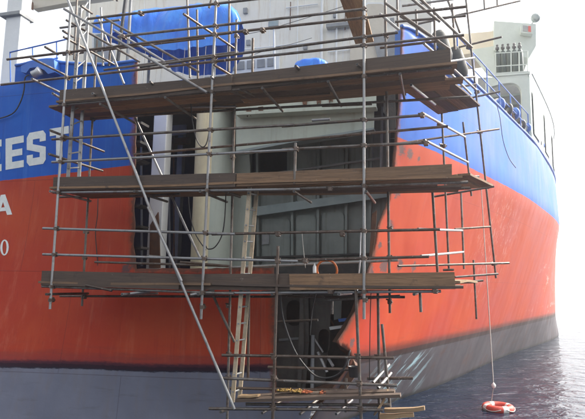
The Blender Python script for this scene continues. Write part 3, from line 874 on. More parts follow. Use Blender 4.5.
# starboard deck block far forward: casing with rounded opening, cylinder platform, wing above
sF = D2(531, 140)[0] + .15
blk = panel('deck_casing', [(486, 78), (528, 73.5), (530, 110), (532, 160), (486, 160)], sF, .25, 'pale', ship,
            holes=[[(490, 87), (500, 84), (510, 82.8), (514, 83.2), (517, 84.6), (519.4, 86.8), (521, 90), (521.6, 94), (522, 104), (524, 138), (524.6, 154), (490, 154)]])
panel('casing_back', [(478, 78), (523, 76), (533, 160), (478, 160)], sF + 1.6, .1, 'grey', blk)
for k in range(5):
    y = 96 + k * 9
    panel('louvre_slat', [(488, y), (526, y - 3), (526, y - 1.2), (488, y + 1.8)], sF + 1.45, .1, 'slate_light', blk)
a0 = lz(528, 73.5, sF)[0]; zc = lz(528, 73.5, sF)[1]
def cl_(s): return l_side(s, topz(s)) - .30
cst = [sF + .25 + k * 1.6 for k in range(13)]
off_ = a0 - cl_(sF)
Vs = []
for s in cst:
    l_ = cl_(s) + off_
    Vs += [W(l_, s, topz(s) - .6), W(l_, s, zc), W(l_ - .18, s, topz(s) - .6), W(l_ - .18, s, zc)]
mesh('casing_side', Vs, [f for i in range(12) for f in ((4 * i, 4 * i + 4, 4 * i + 5, 4 * i + 1), (4 * i + 2, 4 * i + 3, 4 * i + 7, 4 * i + 6), (4 * i + 1, 4 * i + 5, 4 * i + 7, 4 * i + 3))] + [(0, 1, 3, 2), (48, 50, 51, 49)], 'pale', blk)
for k in (0, 2, 4, 6, 8):
    V = []
    for s in (cst[k] + .3, cst[k + 1] + .3):
        l_ = cl_(s) + off_ + .02
        V += [W(l_ + .03, s, topz(s) + .35), W(l_ + .03, s, zc - .45)]
    mesh('casing_window', V, [(0, 2, 3, 1)], 'slate', blk)
sweep('side_handrail', [W(cl_(s) + off_ + .1, s, zc + .06) for s in cst], .03, 'grey', blk)
# platform with cylinders
zp = lz(510, 75, sF + .2)[1]
plat = sbox('cylinder_platform', lz(494.5, 75, sF)[0], lz(530, 75, sF)[0], sF - .05, sF + 1.0, zp - .1, zp, 'pale', ship)
for yy in (53.5, 66.5, 73.5):
    a, b = pix(495.5, yy, sF - .04), pix(527.5, yy - 2.0, sF - .04)
    rod('platform_rail', a, b, .022, 'pale', plat, 8)
for x in (495.5, 511, 519, 527.5):
    rod('platform_post', Vector((*pix(x, 70, sF - .04).xy, zp)), pix(x, 53 - (x - 495) * .06, sF - .04), .02, 'pale', plat, 8)
for k, x in enumerate((498, 503.5, 509, 515, 520.5)):
    p = pix(x, 70, sF + .28); p.z = zp + .003
    g = thing('gas_cylinder', '', 'gas cylinder', p, 'gas cylinders on the white platform')
    lathe('cylinder_body', [(.10, 0), (.115, .02), (.115, .86), (.095, .98), (.05, 1.05)], p, 'green', g, 14)
    lathe('valve_guard', [(.035, 1.05), (.035, 1.10), (.075, 1.12), (.075, 1.20), (.03, 1.24), (.05, 1.27), (.05, 1.31)], p, 'black', g, 10)
    g['label'] = ['leftmost', 'second from the left', 'middle', 'second from the right', 'rightmost'][k] + ' of five dark gas cylinders behind the white platform rail'
# wing above, with lamp and light box
zw1, zw0 = lz(515, 22, sF + .5)[1], lz(515, 45, sF + .5)[1]
wing = panel('bridge_wing', [(494, 21), (536, 24), (536, 46), (529, 58), (494, 50)], sF + 1.2, 2.2, 'pale', ship)
panel('wing_beam', [(440, 36), (495, 31), (495, 50), (440, 58)], sF + 1.6, 1.8, 'beige', ship)
panel('wing_bracket', [(470, 50), (495, 46), (495, 76), (488, 74)], sF + 1.4, .2, 'pale', ship)
lb = panel('light_box', [(521.5, 24), (532, 25), (532.5, 34), (521, 32.5)], sF + .9, .29, 'pale', ship)
panel('light_box_pane', [(523, 25.3), (527.5, 25.8), (527.5, 31.6), (522.8, 31)], sF + .88, .02, 'grey', lb)
panel('light_box_pane', [(528.2, 25.9), (530.8, 26.2), (531, 32), (528.2, 31.6)], sF + .88, .02, 'buoy_red', lb)
sp = lathe('searchlight', [(.05, -.12), (.15, -.10), (.19, 0), (.18, .12), (.10, .17), (.03, .19)], pix(535.5, 18.5, sF + 1.3), 'slate_light', ship, 16, axis=Vector((-.3, -1, .1)).normalized())
rod('searchlight_arm', pix(530, 26, sF + 1.3), pix(535, 20, sF + 1.3), .03, 'pale', sp, 8)

# ---------------------------------------------------------------- scaffold
SA, SBK = 8.7, 9.72                # outer and inner row, stations on the ship frame
scaf = thing('scaffold', 'tall tube and plank scaffold standing against the opened stern corner', 'scaffold', W(-1, 9.2, 0))
TR = .0242
WP, WD = Vector((4.5, 12.45, 0)), Vector((.6, .8, 0))
WN = Vector((.8, -.6, 0))
def wp(x, y, off=0.): return onplane(x, y, WP + WN * off, WN)
def tube(name, x0, y0, x1, y1, sa=SA, sb=None, mat='tube', r=TR):
    return rod(name, pix(x0, y0, sa), pix(x1, y1, sa if sb is None else sb), r, mat, scaf, 10, True)
def wtube(name, x0, y0, x1, y1, off=0., off1=None, mat='tube', r=TR):
    return rod(name, wp(x0, y0, off), wp(x1, y1, off if off1 is None else off1), r, mat, scaf, 10, True)
# couplers: a pair of clasped collars with a bolt
def coupler_mesh():
    bm = bmesh.new()
    for axm, dz in ((Matrix.Identity(4), 0), (Matrix.Rotation(math.pi / 2, 4, 'Y'), .05)):
        m = Matrix.Translation((0, dz, 0)) @ axm
        bmesh.ops.create_cone(bm, cap_ends=True, segments=8, radius1=.041, radius2=.041, depth=.062, matrix=m)
    bmesh.ops.create_cone(bm, cap_ends=True, segments=6, radius1=.012, radius2=.012, depth=.12, matrix=Matrix.Translation((.038, .02, 0)) @ Matrix.Rotation(math.pi / 2, 4, 'X'))
    bmesh.ops.create_cone(bm, cap_ends=True, segments=6, radius1=.014, radius2=.014, depth=.10, matrix=Matrix.Translation((-.02, .05, .042)) @ Matrix.Rotation(math.pi / 2, 4, 'Y'))
    me = bpy.data.meshes.new('coupler'); bm.to_mesh(me); bm.free(); me.materials.append(MAT['tube_rust']); return me
CPM = coupler_mesh()
def coupler(p, spin=0.):
    o = bpy.data.objects.new('coupler', CPM)
    o.matrix_world = Matrix.Translation(p) @ Matrix.Rotation(-YAW + spin, 4, 'Z'); return link(o, scaf)
LO = SA + .05                      # ledgers sit behind the standards
OUT_ST = [(50, 309, 70.5, 14), (201, 319, 216.5, -6), (364, 319, 364, -6)]
OUT_LG = [(42, 286.3, 234, 293.6, 'tube'), (205, 293.0, 441, 291.2, 'tube_light'), (43, 228.3, 235, 234.0, 'tube_light'), (212, 234.2, 440, 229.4, 'tube_rust'),
          (43, 254.3, 298, 261.2, 'tube_light'), (280, 260.6, 429, 256.6, 'tube_rust'),
          (53, 192.6, 300, 189.2, 'tube_light'), (282, 189.0, 468, 182.2, 'tube'), (52, 139.4, 294, 124.8, 'tube'), (282, 126.4, 424, 115.2, 'tube'),
          (52, 162.2, 298, 149.6, 'tube_light'), (282, 149.4, 427, 142.6, 'tube'),
          (7, 59.6, 232, 32.8, 'tube_rust'), (212, 34.6, 466, 6.8, 'tube_rust'), (88, 19.0, 264, -1.8, 'tube'), (118, 36.8, 366, 9.0, 'tube'),
          (1, 84.8, 225, 60.4, 'tube_rust'), (205, 62.4, 464, 35.2, 'tube'), (140, 67.0, 398, 32.6, 'tube'),
          (58, 105.5, 240, 89.6, 'tube'), (225, 91.0, 452, 67.5, 'tube')]
for a in OUT_ST: tube('standard', *a, SA, None, 'tube_light')
for i, a in enumerate(OUT_LG): tube('ledger', a[0], a[1], a[2], a[3], LO + (.052 if i in (1, 3, 5, 7, 9, 11, 13, 17, 20) else 0), None, a[4])
for (x0, y0, x1, y1) in OUT_ST:
    for (u0, v0, u1, v1, m) in OUT_LG:
        den = (x1 - x0) * (v1 - v0) - (y1 - y0) * (u1 - u0)
        t = ((u0 - x0) * (v1 - v0) - (v0 - y0) * (u1 - u0)) / den
        k = (x0 + (x1 - x0) * t - u0) / (u1 - u0)
        if 0 < t < 1 and -.02 < k < 1.02: coupler(pix(x0 + (x1 - x0) * t, y0 + (y1 - y0) * t, SA))
# inner row
for a in ((82, 306, 97, 40), (227, 425, 236.6, 20), (390, 313, 385, -6)): tube('standard', *a, SBK, None, 'tube')
for x0, y0, x1, y1, m in ((229, 267.4, 398, 260.2, 'tube_light'), (134, 154.6, 448, 126.3, 'tube_rust'), (60, 197, 470, 188, 'tube_rust'), (95, 262, 232, 266, 'tube'),
                          (92, 118, 470, 97, 'tube'), (60, 296, 405, 297, 'tube_rust')):
    tube('ledger', x0, y0, x1, y1, SBK + .05, None, m)
# loose tube ends and stubs under the platforms
for x0, y0, x1, y1, sa, sb, m in ((228, 90, 262, 103, 8.8, 9.9, 'tube_rust'), (239, 89, 268, 101, 8.8, 9.8, 'tube'), (120, 108, 236, 106.5, 9.6, 9.6, 'tube_light'), (205, 184, 240, 197, 8.7, 9.8, 'tube'), (262, 292, 300, 290.5, 9.0, 9.0, 'tube_light'),
        (86, 285, 112, 290.5, 8.66, 8.66, 'tube_rust'), (130, 293.6, 150, 291, 8.66, 8.9, 'tube_light'), (190, 295, 214, 290.4, 8.66, 9.0, 'tube_light'), (322, 106, 372, 104, 9.7, 9.7, 'tube_rust'), (312, 120.4, 330, 119.2, 8.69, 8.69, 'tube_light'),
        (148, 256, 176, 258.5, 8.9, 9.5, 'tube_light'), (180, 262, 228, 266, 9.3, 9.6, 'tube_rust')):
    tube('loose_tube', x0, y0, x1, y1, sa, sb, m)
for x, y, sa in ((277.5, 234, SA), (277.3, 261, SA), (273.6, 357, SA), (273.2, 379, SA), (273, 408.6, SA), (358, 357.6, SA), (359, 384.4, SA), (360, 409.6, SA), (228, 355, SBK), (228, 378, SBK), (390, 229, SBK), (390, 258, SBK), (386, 36, SBK), (387, 62, SBK), (236, 36, SBK), (232, 157, SBK), (231, 190, SBK), (92, 119, SBK), (88, 192, SBK), (85, 232, SBK), (84, 258, SBK), (379, 386, SA + .65), (378.5, 358, SA + .65), (123, 36.6, SA), (140, 13, SA), (262, 30, SA), (245, 31.5, SA), (330, 189, SA), (422, 115, SA), (426, 143, SA), (342, 234, SA), (305, 261, SA), (296, 149, SA), (435, 291, SA), (330, 291.8, SA)):
    coupler(pix(x, y, sa), random.uniform(-.2, .2))
for x0, y0, x1, y1, sa, sb, m in ((77, -2, 74, 60, 9.3, 9.3, 'tube'), (101, 8, 103, 66, 9.75, 9.75, 'tube_light'), (112, 20, 109, 66, 9.9, 9.9, 'tube'), (66, 20, 140, 62, 9.1, 9.9, 'tube'), (60, 28, 120, 20, 9.75, 9.75, 'tube'), (63, 55, 205, 38, 9.75, 9.75, 'tube_rust'), (104, 70, 238, 52, 9.75, 9.75, 'tube'),
        (395, 22, 466, 16, 9.9, 9.9, 'tube'), (402, 6, 470, -3, 9.9, 9.9, 'tube_light'), (408, -4, 440, 22, 9.5, 9.5, 'tube'), (416, 10, 417, 36, 10.0, 10.0, 'tube'), (452, 4, 455, 50, 10.2, 10.2, 'tube'), (380, 48, 440, 41, 9.75, 9.75, 'tube_rust'), (424, 44, 452, 68, 9.2, 10.0, 'tube_light'),
        (150, 100, 190, 97, 9.4, 9.4, 'tube_rust'), (268, 97, 330, 93, 9.5, 9.5, 'tube_rust'), (130, 196, 180, 194, 9.4, 9.4, 'tube'), (325, 300, 400, 296, 9.2, 9.2, 'tube')):
    tube('loose_tube', x0, y0, x1, y1, sa, sb, m)
# posts near the outer row
for a in ((278, 246, 272.5, 425, SA + .02, 'tube_rust'), (355.5, 284, 361.5, 425, SA + .06, 'tube'), (378, 293, 379.5, 425, SA + .7, 'tube'), (382, 324, 390, 407, SA + .6, 'tube'),
          (249, 297, 248, 379, SA + .8, 'tube_rust'), (253, 38.5, 252.2, 88.5, SA + .5, 'tube'), (229.4, -6, 229, 72, SBK + .1, 'tube'), (295.5, 143, 294.5, 184, SA + .02, 'tube'),
          (397, -6, 398, 29, SBK + .4, 'tube'), (434, 8, 435, 50, SBK + .3, 'tube'), (420, 292, 421, 312, SA + .3, 'tube'), (213, -6, 209, 8, SA + .4, 'tube'),
          (187, -6, 190, 78, SBK + .3, 'tube'), (197, 10, 198, 82, SBK + .3, 'tube'), (116.4, -5, 117, 1, SBK, 'tube')):
    tube('standard', *a[:4], a[4], None, a[5])
for x, y in ((50.5, 300), (83, 297), (202, 307), (228, 306), (389.8, 302), (365, 300)): coupler(pix(x, y, SA if x in (50.5, 202, 365) else SBK))
# crossing tubes from the outer row to the inner row
for x0, y0, x1, y1, sa, sb, m in ((31, 58, 69, 77, 8.55, 9.75, 'tube'), (32, 79, 60, 92.5, 8.55, 9.5, 'tube_light'), (45, 47, 58, 54.5, 8.6, 9.0, 'tube'), (52.6, 93.5, 66, 101, 8.6, 9.1, 'tube_light'),
        (50, 130.4, 104, 151.6, 8.55, 10.1, 'tube'), (48.7, 154, 102.6, 171, 8.55, 10.1, 'tube'), (150, 82, 165.5, 93.8, 8.62, 9.2, 'tube'), (211, 77, 228, 88.6, 8.62, 9.2, 'tube_light'),
        (214, 65, 251, 87.5, 8.62, 9.75, 'tube_rust'), (183.5, 14, 236, 49.5, 8.62, 10.0, 'tube_rust'), (295.6, 66, 311, 80, 8.62, 9.3, 'tube'), (357, 64.5, 369, 75, 8.62, 9.2, 'tube'),
        (63, 31, 73, 37, 8.62, 9.0, 'tube'), (63.6, 37, 114, 64.5, 8.62, 10.0, 'tube'), (81, 6, 92, 13.5, 8.7, 9.1, 'tube'), (92.5, 93.5, 105, 101, 8.6, 9.1, 'tube_light')):
    tube('crossing_tube', x0, y0, x1, y1, sa, sb, m)
for y, xs in ((294.5, (52, 128, 204, 278, 345, 420)), (191.5, (56, 140, 206, 300, 372)), ):
    for x in xs:
        a = pix(x - 6, y - .3, SA - .12); rod('crossing_tube', a, a + AX * 1.25, TR, 'tube_light' if x % 8 < 4 else 'tube', scaf, 10, True)
for x, y in ((100, 104), (165, 97.5), (262, 88), (328, 81.5), (400, 74)):
    a = pix(x, y, SA - .1); rod('crossing_tube', a, a + AX * 1.3, TR, 'tube', scaf, 10, True)
# braces
for x0, y0, x1, y1, sa, m in ((67, -2, 151, 211, 8.65, 'tube_light'), (146, 199, 234.5, 409, 8.645, 'tube_light'), (148, 207, 181.5, 281, 8.59, 'tube_light'), (64, 9, 207, 92.5, 8.62, 'tube_light'),
        (98, 18, 124, 84, 9.8, 'tube_light'), (135, 118, 200.5, 259, 9.8, 'tube_light'), (212, 293, 234.5, 342, 9.4, 'tube'), (104, 18, 199, 72, 9.3, 'tube'), (114, 30, 165, 62, 9.6, 'tube_light'),
        (385, 3, 449.5, 49.5, 9.5, 'tube'), (418, -3, 472, 48, 9.3, 'tube'), (380, 14, 399, 30, 9.3, 'tube_light'), (447, -2, 460, 33, 10.4, 'tube'), (400, 16, 430, 36, 10.0, 'tube')):
    tube('brace', x0, y0, x1, y1, sa, None, m)
# lowest lift
for x0, y0, x1, y1, sa, m in ((222, 355, 394, 358, LO, 'tube_rust'), (222, 378, 397, 385.5, LO, 'tube'), (209, 408.5, 383, 410, LO, 'tube'), (367, 378.6, 413, 378, 9.5, 'tube_rust'), (240, 395, 385, 398, SBK, 'tube_rust'), (230, 388, 392, 391, SA + .55, 'tube_rust'), (246, 404, 390, 405, SA + .3, 'tube'), (268, 367, 352, 369.5, SA + .75, 'tube_rust'), (275, 322, 318, 320, SBK + .4, 'tube_rust')):
    tube('ledger', x0, y0, x1, y1, sa, None, m)
for x0, y0, x1, y1, sa, sb, m in ((373, 382.5, 389, 364.6, 8.9, 9.5, 'tube_light'), (378, 388, 391, 373, 8.9, 9.5, 'tube_light'), (220.6, 412, 232, 408, 8.6, 9.2, 'tube'), (346, 378, 346, 412, 9.3, 9.3, 'tube'), (300, 414, 322, 396, 8.7, 9.6, 'tube'), (336, 414, 352, 400, 8.7, 9.5, 'tube_light'), (262, 413, 284, 399, 8.7, 9.5, 'tube'), (332, 300, 332, 314, 9.6, 9.6, 'tube')):
    tube('crossing_tube', x0, y0, x1, y1, sa, sb, m)
# right hand wing along the ship's side
for x0, y0, x1, y1, off, m in ((465.5, -4, 496, 278, 0, 'tube'), (463, 122, 471.5, 196, -.25, 'tube'), (441, 95, 449, 270, -.5, 'tube'), (432, 183, 437.5, 272, .1, 'tube'),
        (461, 193, 464, 269, -.4, 'tube'), (473.5, 260, 476.5, 319, -.3, 'tube'), (484, -3, 484.5, 9, 0, 'tube'), (497, -3, 497.3, 6, 0, 'tube'), (466, -8, 466.2, -2, 0, 'tube')):
    wtube('standard', x0, y0, x1, y1, off, None, m)
for x0, y0, x1, y1, a, b, m in ((422, 113, 465, 137.2, .05, .05, 'tube_light'), (424, 140, 468, 162.5, .05, .05, 'tube_light'), (418, 229, 462, 230.6, .05, -.3, 'tube_light'), (421, 256, 463, 252, .05, -.35, 'tube_light'),
        (433, 56, 471, 94, .1, .1, 'tube_light'), (411, 85, 435, 104.5, .1, -.2, 'tube_light'), (448, 64, 476, 90, .1, .1, 'tube')):
    wtube('ledger', x0, y0, x1, y1, a, b, m)
for x0, y0, x1, y1, a, b, m in ((440, 20, 520, 1, -1., .5, 'tube'), (413, 25, 468, 13, -.8, .2, 'tube'), (452, 49, 502, 37, -.8, .4, 'tube_rust'), (430, 107, 500, 91.5, -1., .4, 'tube'), (400, 143.5, 499, 129, -1.1, .3, 'tube_rust'),
        (432, 197, 494, 186.5, -1., .2, 'tube_rust'), (440, 177.5, 479, 176.5, -.3, .3, 'tube_light'), (455, 229, 490, 226.7, -.5, 0, 'tube_rust'), (398, 266, 509, 263, -1.0, .4, 'tube_rust'), (443, 270, 454, 269.6, -.3, -.1, 'tube'),
        (455, 277, 498, 273.8, -.5, .2, 'tube'), (452, 283.4, 483, 280.4, -.4, .1, 'tube'), (436, 80, 475, 77, -.4, .1, 'tube'), (452, 88, 476, 84.5, -.3, .1, 'tube'), (446, 62, 474, 58, -.2, .1, 'tube_light')):
    wtube('crossing_tube', x0, y0, x1, y1, a, b, m)
for x, y in ((469.8, 47), (478, 92), (481, 132), (489, 187), (495, 264), (441, 124), (444, 146)): coupler(wp(x, y, 0), .7)

# boards
def board(name, p0, p1, across, width, thick, mat, up=Vector((0, 0, 1))):
    """sawn board: slightly bowed, ends a little uneven"""
    v = p1 - p0; ln = v.length; x = v.normalized(); y = across.normalized(); y = (y - x * y.dot(x)).normalized(); z = x.cross(y)
    n = 7; V, Fc = [], []
    ph = random.random() * 6; bow = random.uniform(-.028, .008); tw = random.uniform(-.01, .01)
    for i in range(n + 1):
        t = i / n; dz = bow * math.sin(math.pi * t) + .003 * math.sin(ph + 9 * t); w2 = width / 2
        for sy, sz in ((-1, 0), (1, 0), (1, 1), (-1, 1)):
            V.append((t * ln + (random.uniform(-.006, .006) if i in (0, n) else 0), sy * w2, sz * thick + dz + sy * tw * (t - .5)))
    for i in range(n):
        for k in range(4):
            a = i * 4 + k; b = i * 4 + (k + 1) % 4
            Fc.append((a, b, b + 4, a + 4))
    Fc.append((3, 2, 1, 0)); Fc.append(tuple(n * 4 + k for k in range(4)))
    o = mesh(name, V, Fc, mat, scaf)
    bm = bmesh.new(); bm.from_mesh(o.data); bmesh.ops.recalc_face_normals(bm, faces=bm.faces[:]); bm.to_mesh(o.data); bm.free()
    o.matrix_basis = Matrix.Translation(p0) @ Matrix((x, y, z)).transposed().to_4x4()
    return o
def toe(pts_top, pts_bot, sa, mat):
    """board on edge along the outer row between two pixel ends"""
    (x0, yt0), (x1, yt1) = pts_top; (x0b, yb0), (x1b, yb1) = pts_bot
    a, b = pix(x0, yb0, sa), pix(x1, yb1, sa); h = .5 * ((pix(x0, yt0, sa) - a).length + (pix(x1, yt1, sa) - b).length)
    o = board('toe_board', a + Vector((0, 0, h / 2)), b + Vector((0, 0, h / 2)), Vector((0, 0, 1)), h, .04, mat)
    return o
ZT = .052
def platform(xa, ya, xb, yb, n, mats, brk=.5, over=0.0, gap=.245):
    """n boards side by side between the rows, each run made of two lengths"""
    A, B = pix(xa, ya, SA), pix(xb, yb, SA)
    for k in range(n):
        off = AX * (.10 + k * gap) + Vector((0, 0, .030 + random.uniform(0, .016)))
        sh = random.uniform(-.7, .45)
        d = (B - A).normalized()
        mid = A.lerp(B, brk + random.uniform(-.06, .06))
        board('plank', A + off - d * (random.uniform(0, .12) + over * (k > 0)), mid + off, AX, .225, .04, random.choice(mats))
        board('plank', mid + off + d * .012 + Vector((0, 0, .003)), B + off + d * sh * .4, AX, .225, .04, random.choice(mats))
platform(58, 104.0, 455, 66.2, 5, ('wood', 'wood_dark', 'wood'), .45, .35)
platform(54, 191.0, 455, 181.4, 5, ('wood', 'wood_dark', 'wood'), .46)
platform(42, 285.0, 455, 290.2, 5, ('wood', 'wood_dark', 'wood'), .5)
toe(((60, 92), (232, 75.2)), ((60, 104), (232, 91)), SA + .035, 'wood_dark')
toe(((226, 75.6), (451, 50)), ((226, 91.4), (451, 67)), SA + .085, 'wood_dark')
toe(((54, 178), (236, 173)), ((54, 190.6), (236, 187.4)), SA + .035, 'wood_dark')
toe(((237, 172.6), (452, 166)), ((237, 186.8), (452, 179)), SA + .045, 'wood')
toe(((42, 271.4), (180, 273.2)), ((42, 285.2), (180, 289.6)), SA + .035, 'wood_dark')
toe(((176, 273.4), (330, 274.2)), ((176, 289.8), (330, 290.4)), SA + .085, 'wood_dark')
toe(((290, 274.0), (455, 272.4)), ((290, 290.0), (455, 289.0)), SA + .035, 'wood')
# wing boards
for y0, x0, zoff, L_, m, n in ((78, 404, 0, 2.3, 'wood_dark', 4), (176, 446, 0, 1.3, 'wood_light', 3), (281, 449, 0, .9, 'wood_light', 2)):
    base = pix(x0, y0, SA + 1.2)
    for k in range(n):
        p = base + WN * (-.15 + k * .229) + WD * (.02 * k) + Vector((0, 0, .01 * k))
        board('plank', p, p + WD * L_, WN, .225, .04, m if k % 2 else 'wood')
# upper board running back over the corner
for k in range(2):
    p = pix(346 + k * 9, -4 - k * 1.2, SA + .3)
    board('plank', p, p + AX * 1.9, BX, .225, .04, 'wood_light' if k else 'wood')
# lowest platform
A, B = pix(236, 401.5, SA + .05), pix(396, 397.0, SA + .05)
for k in range(2):
    board('plank', A + AX * (.08 + k * .245), B + AX * (.08 + k * .245) + BX * random.uniform(-.2, .1), AX, .225, .045, 'wood_dark')
for (x0, y0, x1, y1) in ((385, 411.6, 425, 409.8), (380, 418, 414, 416.4)):
    board('plank', pix(x0, y0, SA + .5), pix(x1, y1, SA + .5), AX, .10, .06, 'wood_light')
board('plank', pix(239, 400.6, SA + .12) + Vector((0, 0, .06)), pix(259, 400.2, SA + .12) + Vector((0, 0, .06)), AX, .14, .03, 'wood_light')
for x, y, sa in ((381, 402, 8.8),):
    board('plank', pix(376, 414, sa), pix(388, 392, sa + .3), AX, .14, .03, 'wood_light')

# ---------------------------------------------------------------- ladders and loose things
def ladder(name, label, a0, a1, b0, b1, mat, n, r=.03):
    t = thing(name, label, 'ladder', a0, 'ladders on the scaffold')
    for p, q in ((a0, a1), (b0, b1)):
        v = (q - p); x = v.normalized(); y = AX - x * AX.dot(x); y.normalize(); z = x.cross(y)
        V = [pp + y * sy * .014 + z * sz * .034 for pp in (p, q) for sy, sz in ((-1, -1), (1, -1), (1, 1), (-1, 1))]
        mesh('stringer', V, BOXF, mat, t)
    for i in range(n):
        k = (i + .6) / n
        p, q = a0.lerp(a1, k), b0.lerp(b1, k); e = (q - p).normalized() * .03
        rod('rung', p - e, q + e, .015, 'grey', t, 8)
    return t
ladder('ladder', 'pale wooden ladder leaning between the lowest and middle platforms', pix(232.5, 402, SA + .22), pix(249.5, 187, SA + .22), pix(239.5, 399.5, SA + .62), pix(256.8, 188.5, SA + .62), 'ladder_wood', 13)
ladder('ladder', 'narrow grey ladder rising from the middle platform at the left end of the scaffold', pix(68, 177, SA + .25), pix(80.5, 8, SA + .25), pix(79, 177, SA + .55), pix(88.8, -4, SA + .55), 'tube_light', 12)
# bucket on a line
bk = thing('bucket', 'small black bucket hanging by its handle in front of the torn plate', 'bucket', pix(354, 377, 9.3))
bp = pix(354, 377, 9.3)
lathe('pail', [(.075, 0), (.08, .01), (.10, .17), (.105, .175), (.095, .17), (.07, .02)], bp, 'black', bk, 18)
sweep('handle', [bp + BX * .1 + Vector((0, 0, .17)), bp + BX * .08 + Vector((0, 0, .27)), bp + Vector((0, 0, .32)), bp - BX * .08 + Vector((0, 0, .27)), bp - BX * .1 + Vector((0, 0, .17))], .006, 'bright', bk)
rod('hanging_line', bp + Vector((0, 0, .32)), pix(355, 356.8, 8.9), .006, 'rope', bk, 6)
# hose coil
hc = pix(327, 270, SA + .3)
h = torus('hose_coil', hc, .17, .018, ('orange',), None, (AX + Vector((0, 0, .25))).normalized(), 36, 8)
tag(h, 'thin orange hose coil standing behind the lower toe board', 'hose')
wb = lathe('water_bottle', [(.028, 0), (.03, .01), (.03, .10), (.012, .14), (.012, .16)], pix(314.5, 273, SA + .25), 'white_plain', None, 12)
tag(wb, 'small white bottle standing behind the lower toe board left of the orange hose', 'bottle')
# rags
def crumple(name, c, rx, ry, rz, mat, seed):
    """a thrown-down cloth: folded sheet, many creases"""
    n = 15; V, Fc = [], []
    for i in range(n):
        for j in range(n):
            u, v = i / (n - 1) * 2 - 1, j / (n - 1) * 2 - 1
            q = Vector((u * 1.6 + seed, v * 1.6, seed * .7))
            wx, wy = mnoise.noise(q * 1.3), mnoise.noise(q * 1.3 + Vector((7, 3, 1)))
            h = abs(mnoise.fractal(q * 1.5, .7, 2.2, 4)) * 1.5 * (1.15 - .6 * max(abs(u), abs(v)))
            V.append(c + BX * (u * .75 + .5 * wx) * rx + AX * (v * .75 + .5 * wy) * ry + Vector((0, 0, .005 + h * rz)))
    for i in range(n - 1):
        for j in range(n - 1): Fc.append((i * n + j, (i + 1) * n + j, (i + 1) * n + j + 1, i * n + j + 1))
    o = mesh(name, V, Fc, mat, None, True); m = o.modifiers.new('cloth', 'SOLIDIFY'); m.thickness = .006
    return o
zb_ = L(A.lerp(B, .3))[2] + .08
for k, (x, y, m, rx, lab) in enumerate(((284, 397.5, 'rag', .10, 'yellow work rag at the left end of the rag heap on the lowest platform'), (291.5, 397, 'rag', .09, 'ochre work rag in the middle of the rag heap on the lowest platform'),
                                   (306, 394.5, 'ragr', .085, 'orange red work rag at the right end of the rag heap on the lowest platform'), (323, 396.5, 'ragr', .05, 'small red rag lying alone on the lowest platform'), (299, 396, 'rag', .07, 'small yellow rag beside the orange red one on the lowest platform'))):
    p = pix(x, y, SA + .35); p.z = zb_ + .01
    tag(crumple('rag', p, rx * 1.25, .12, .04, m, k * 3.3), lab, 'rag', 'rags on the lowest platform')
# cables hung through the opening
def hang(pts, s, r, label, mat='cable'):
    o = sweep('cable', [pix(x, y, s + (0.03 * i)) for i, (x, y) in enumerate(pts)], r, mat)
    return tag(o, label, 'cable', 'cables about the opening')
hang([(191, 100), (192, 118), (196, 138), (202, 147), (207, 142), (210, 122), (211, 100)], 9.4, .012, 'black cable looped below the top platform before the cream trunk')
hang([(226, 186), (225, 215), (222, 235), (215, 247), (208, 249), (206, 246)], 9.6, .012, 'black cable drooping in a curve left of the ladder')
hang([(188, 192), (190, 215), (196, 235), (206, 250)], 10.0, .012, 'black cable hanging down before the foot of the cream trunk')
hang([(98, 196), (97.5, 215), (95.5, 232), (97, 255), (98.5, 272)], 10.4, .010, 'thin black cable hanging straight down the red stern plating')
hang([(280, 293), (283, 318), (292, 345), (302, 362), (316, 376), (332, 377), (344, 368), (350, 350)], 9.2, .016, 'thick black hose curving through the lower opening below the lower platform')
hang([(316, 292), (312, 312), (310, 335)], 9.4, .010, 'short black cable dangling from the lower platform into the small opening')
hang([(371, 292), (370, 330), (369.5, 380)], 9.3, .008, 'thin straight line hanging down over the red side plate near the corner')
hang([(302, 233), (303.5, 250), (305.5, 268)], 9.2, .006, 'thin pale string hanging below the rail before the grey bulkhead', 'rope')
hang([(361, 231), (360.5, 240), (360, 262), (358.5, 276)], 9.0, .012, 'grey strap hanging beside the right outer pole above the lower platform', 'bright')
hang([(496.5, 104), (500, 118), (503, 140), (509, 158), (516, 168)], 14.6, .010, 'thin rope trailing down the pale blue side plating')

hang([(232, 37), (262, 31), (300, 20), (345, 6)], 16.8, .010, 'thin wire strung across the white deckhouse wall above the floodlight')
hang([(240, 60), (270, 49), (292, 44), (312, 38)], 16.6, .008, 'thin wire sagging across the white deckhouse wall below the floodlight')
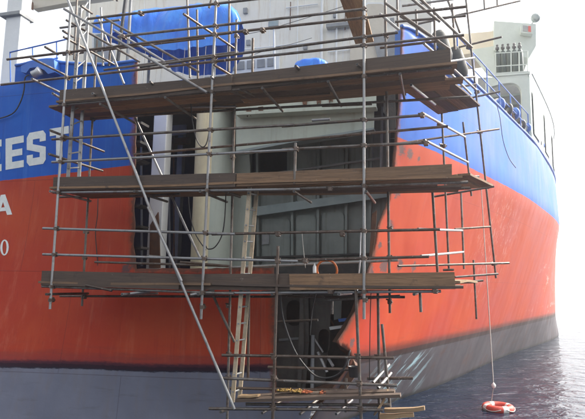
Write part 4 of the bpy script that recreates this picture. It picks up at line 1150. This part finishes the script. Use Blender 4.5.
# lifebuoy on its line
bc = onplane(498, 407.5, Vector((0, 0, .05)), Vector((0, 0, 1)))
lb_ = thing('lifebuoy', 'red and white lifebuoy hanging on a line just above the water', 'lifebuoy', bc)
bR = 14.6 / FPX * bc.y
torus('ring', bc, bR * .78, bR * .24, ('buoy_red', 'buoy_white'), lb_, Vector((0, 0, 1)), 48, 14, pick=lambda i: 1 if (i % 12) in (0, 1, 2) else 0)
for k in range(4):
    a = math.pi / 4 + k * math.pi / 2
    sweep('grab_line', [bc + Vector((math.cos(a + t) * bR * 1.04, math.sin(a + t) * bR * 1.04, .02 - .05 * math.sin(math.pi * (t + .6) / 1.2))) for t in (-.6, -.3, 0, .3, .6)], .012, 'rope', lb_, 5)
kn = bc + Vector((-.05, .12, .50))
for k in range(1):
    a = 1.75
    rod('bridle', bc + Vector((math.cos(a) * bR * .78, math.sin(a) * bR * .78, bR * .2)), kn, .009, 'rope', lb_, 6)
lathe('knot', [(.01, -.06), (.05, -.03), (.06, .02), (.03, .06), (.01, .08)], kn, 'buoy_white', lb_, 10)
top = onplane(490, 176, kn + Vector((.0, .25, 0)), Vector((0, 1, 0)))
zt = topz(D2(490, 98)[0])
rod('buoy_line', kn, Vector((kn.x + .25, kn.y + 1.3, 7.2)), .012, 'rope', lb_, 6)

# ---------------------------------------------------------------- haze volume added to stand in for lens flare over the far hull
hz = mesh('haze', [(x, y, z) for z in (-1.5, 24) for x, y in ((-SEA - 20, -80), (SEA + 20, -80), (SEA + 20, SEA + 20), (-SEA - 20, SEA + 20))], BOXF, None)
hz['kind'] = 'stuff'
hm = bpy.data.materials.new('flare_haze'); hm.use_nodes = True
for n in list(hm.node_tree.nodes): hm.node_tree.nodes.remove(n)
ho = hm.node_tree.nodes.new('ShaderNodeOutputMaterial'); hv = hm.node_tree.nodes.new('ShaderNodeVolumePrincipled')
hv.inputs['Color'].default_value = (.95, .96, .98, 1); hv.inputs['Density'].default_value = .0023; hv.inputs['Anisotropy'].default_value = .8
hm.node_tree.links.new(hv.outputs[0], ho.inputs['Volume'])
hz.data.materials.append(hm)
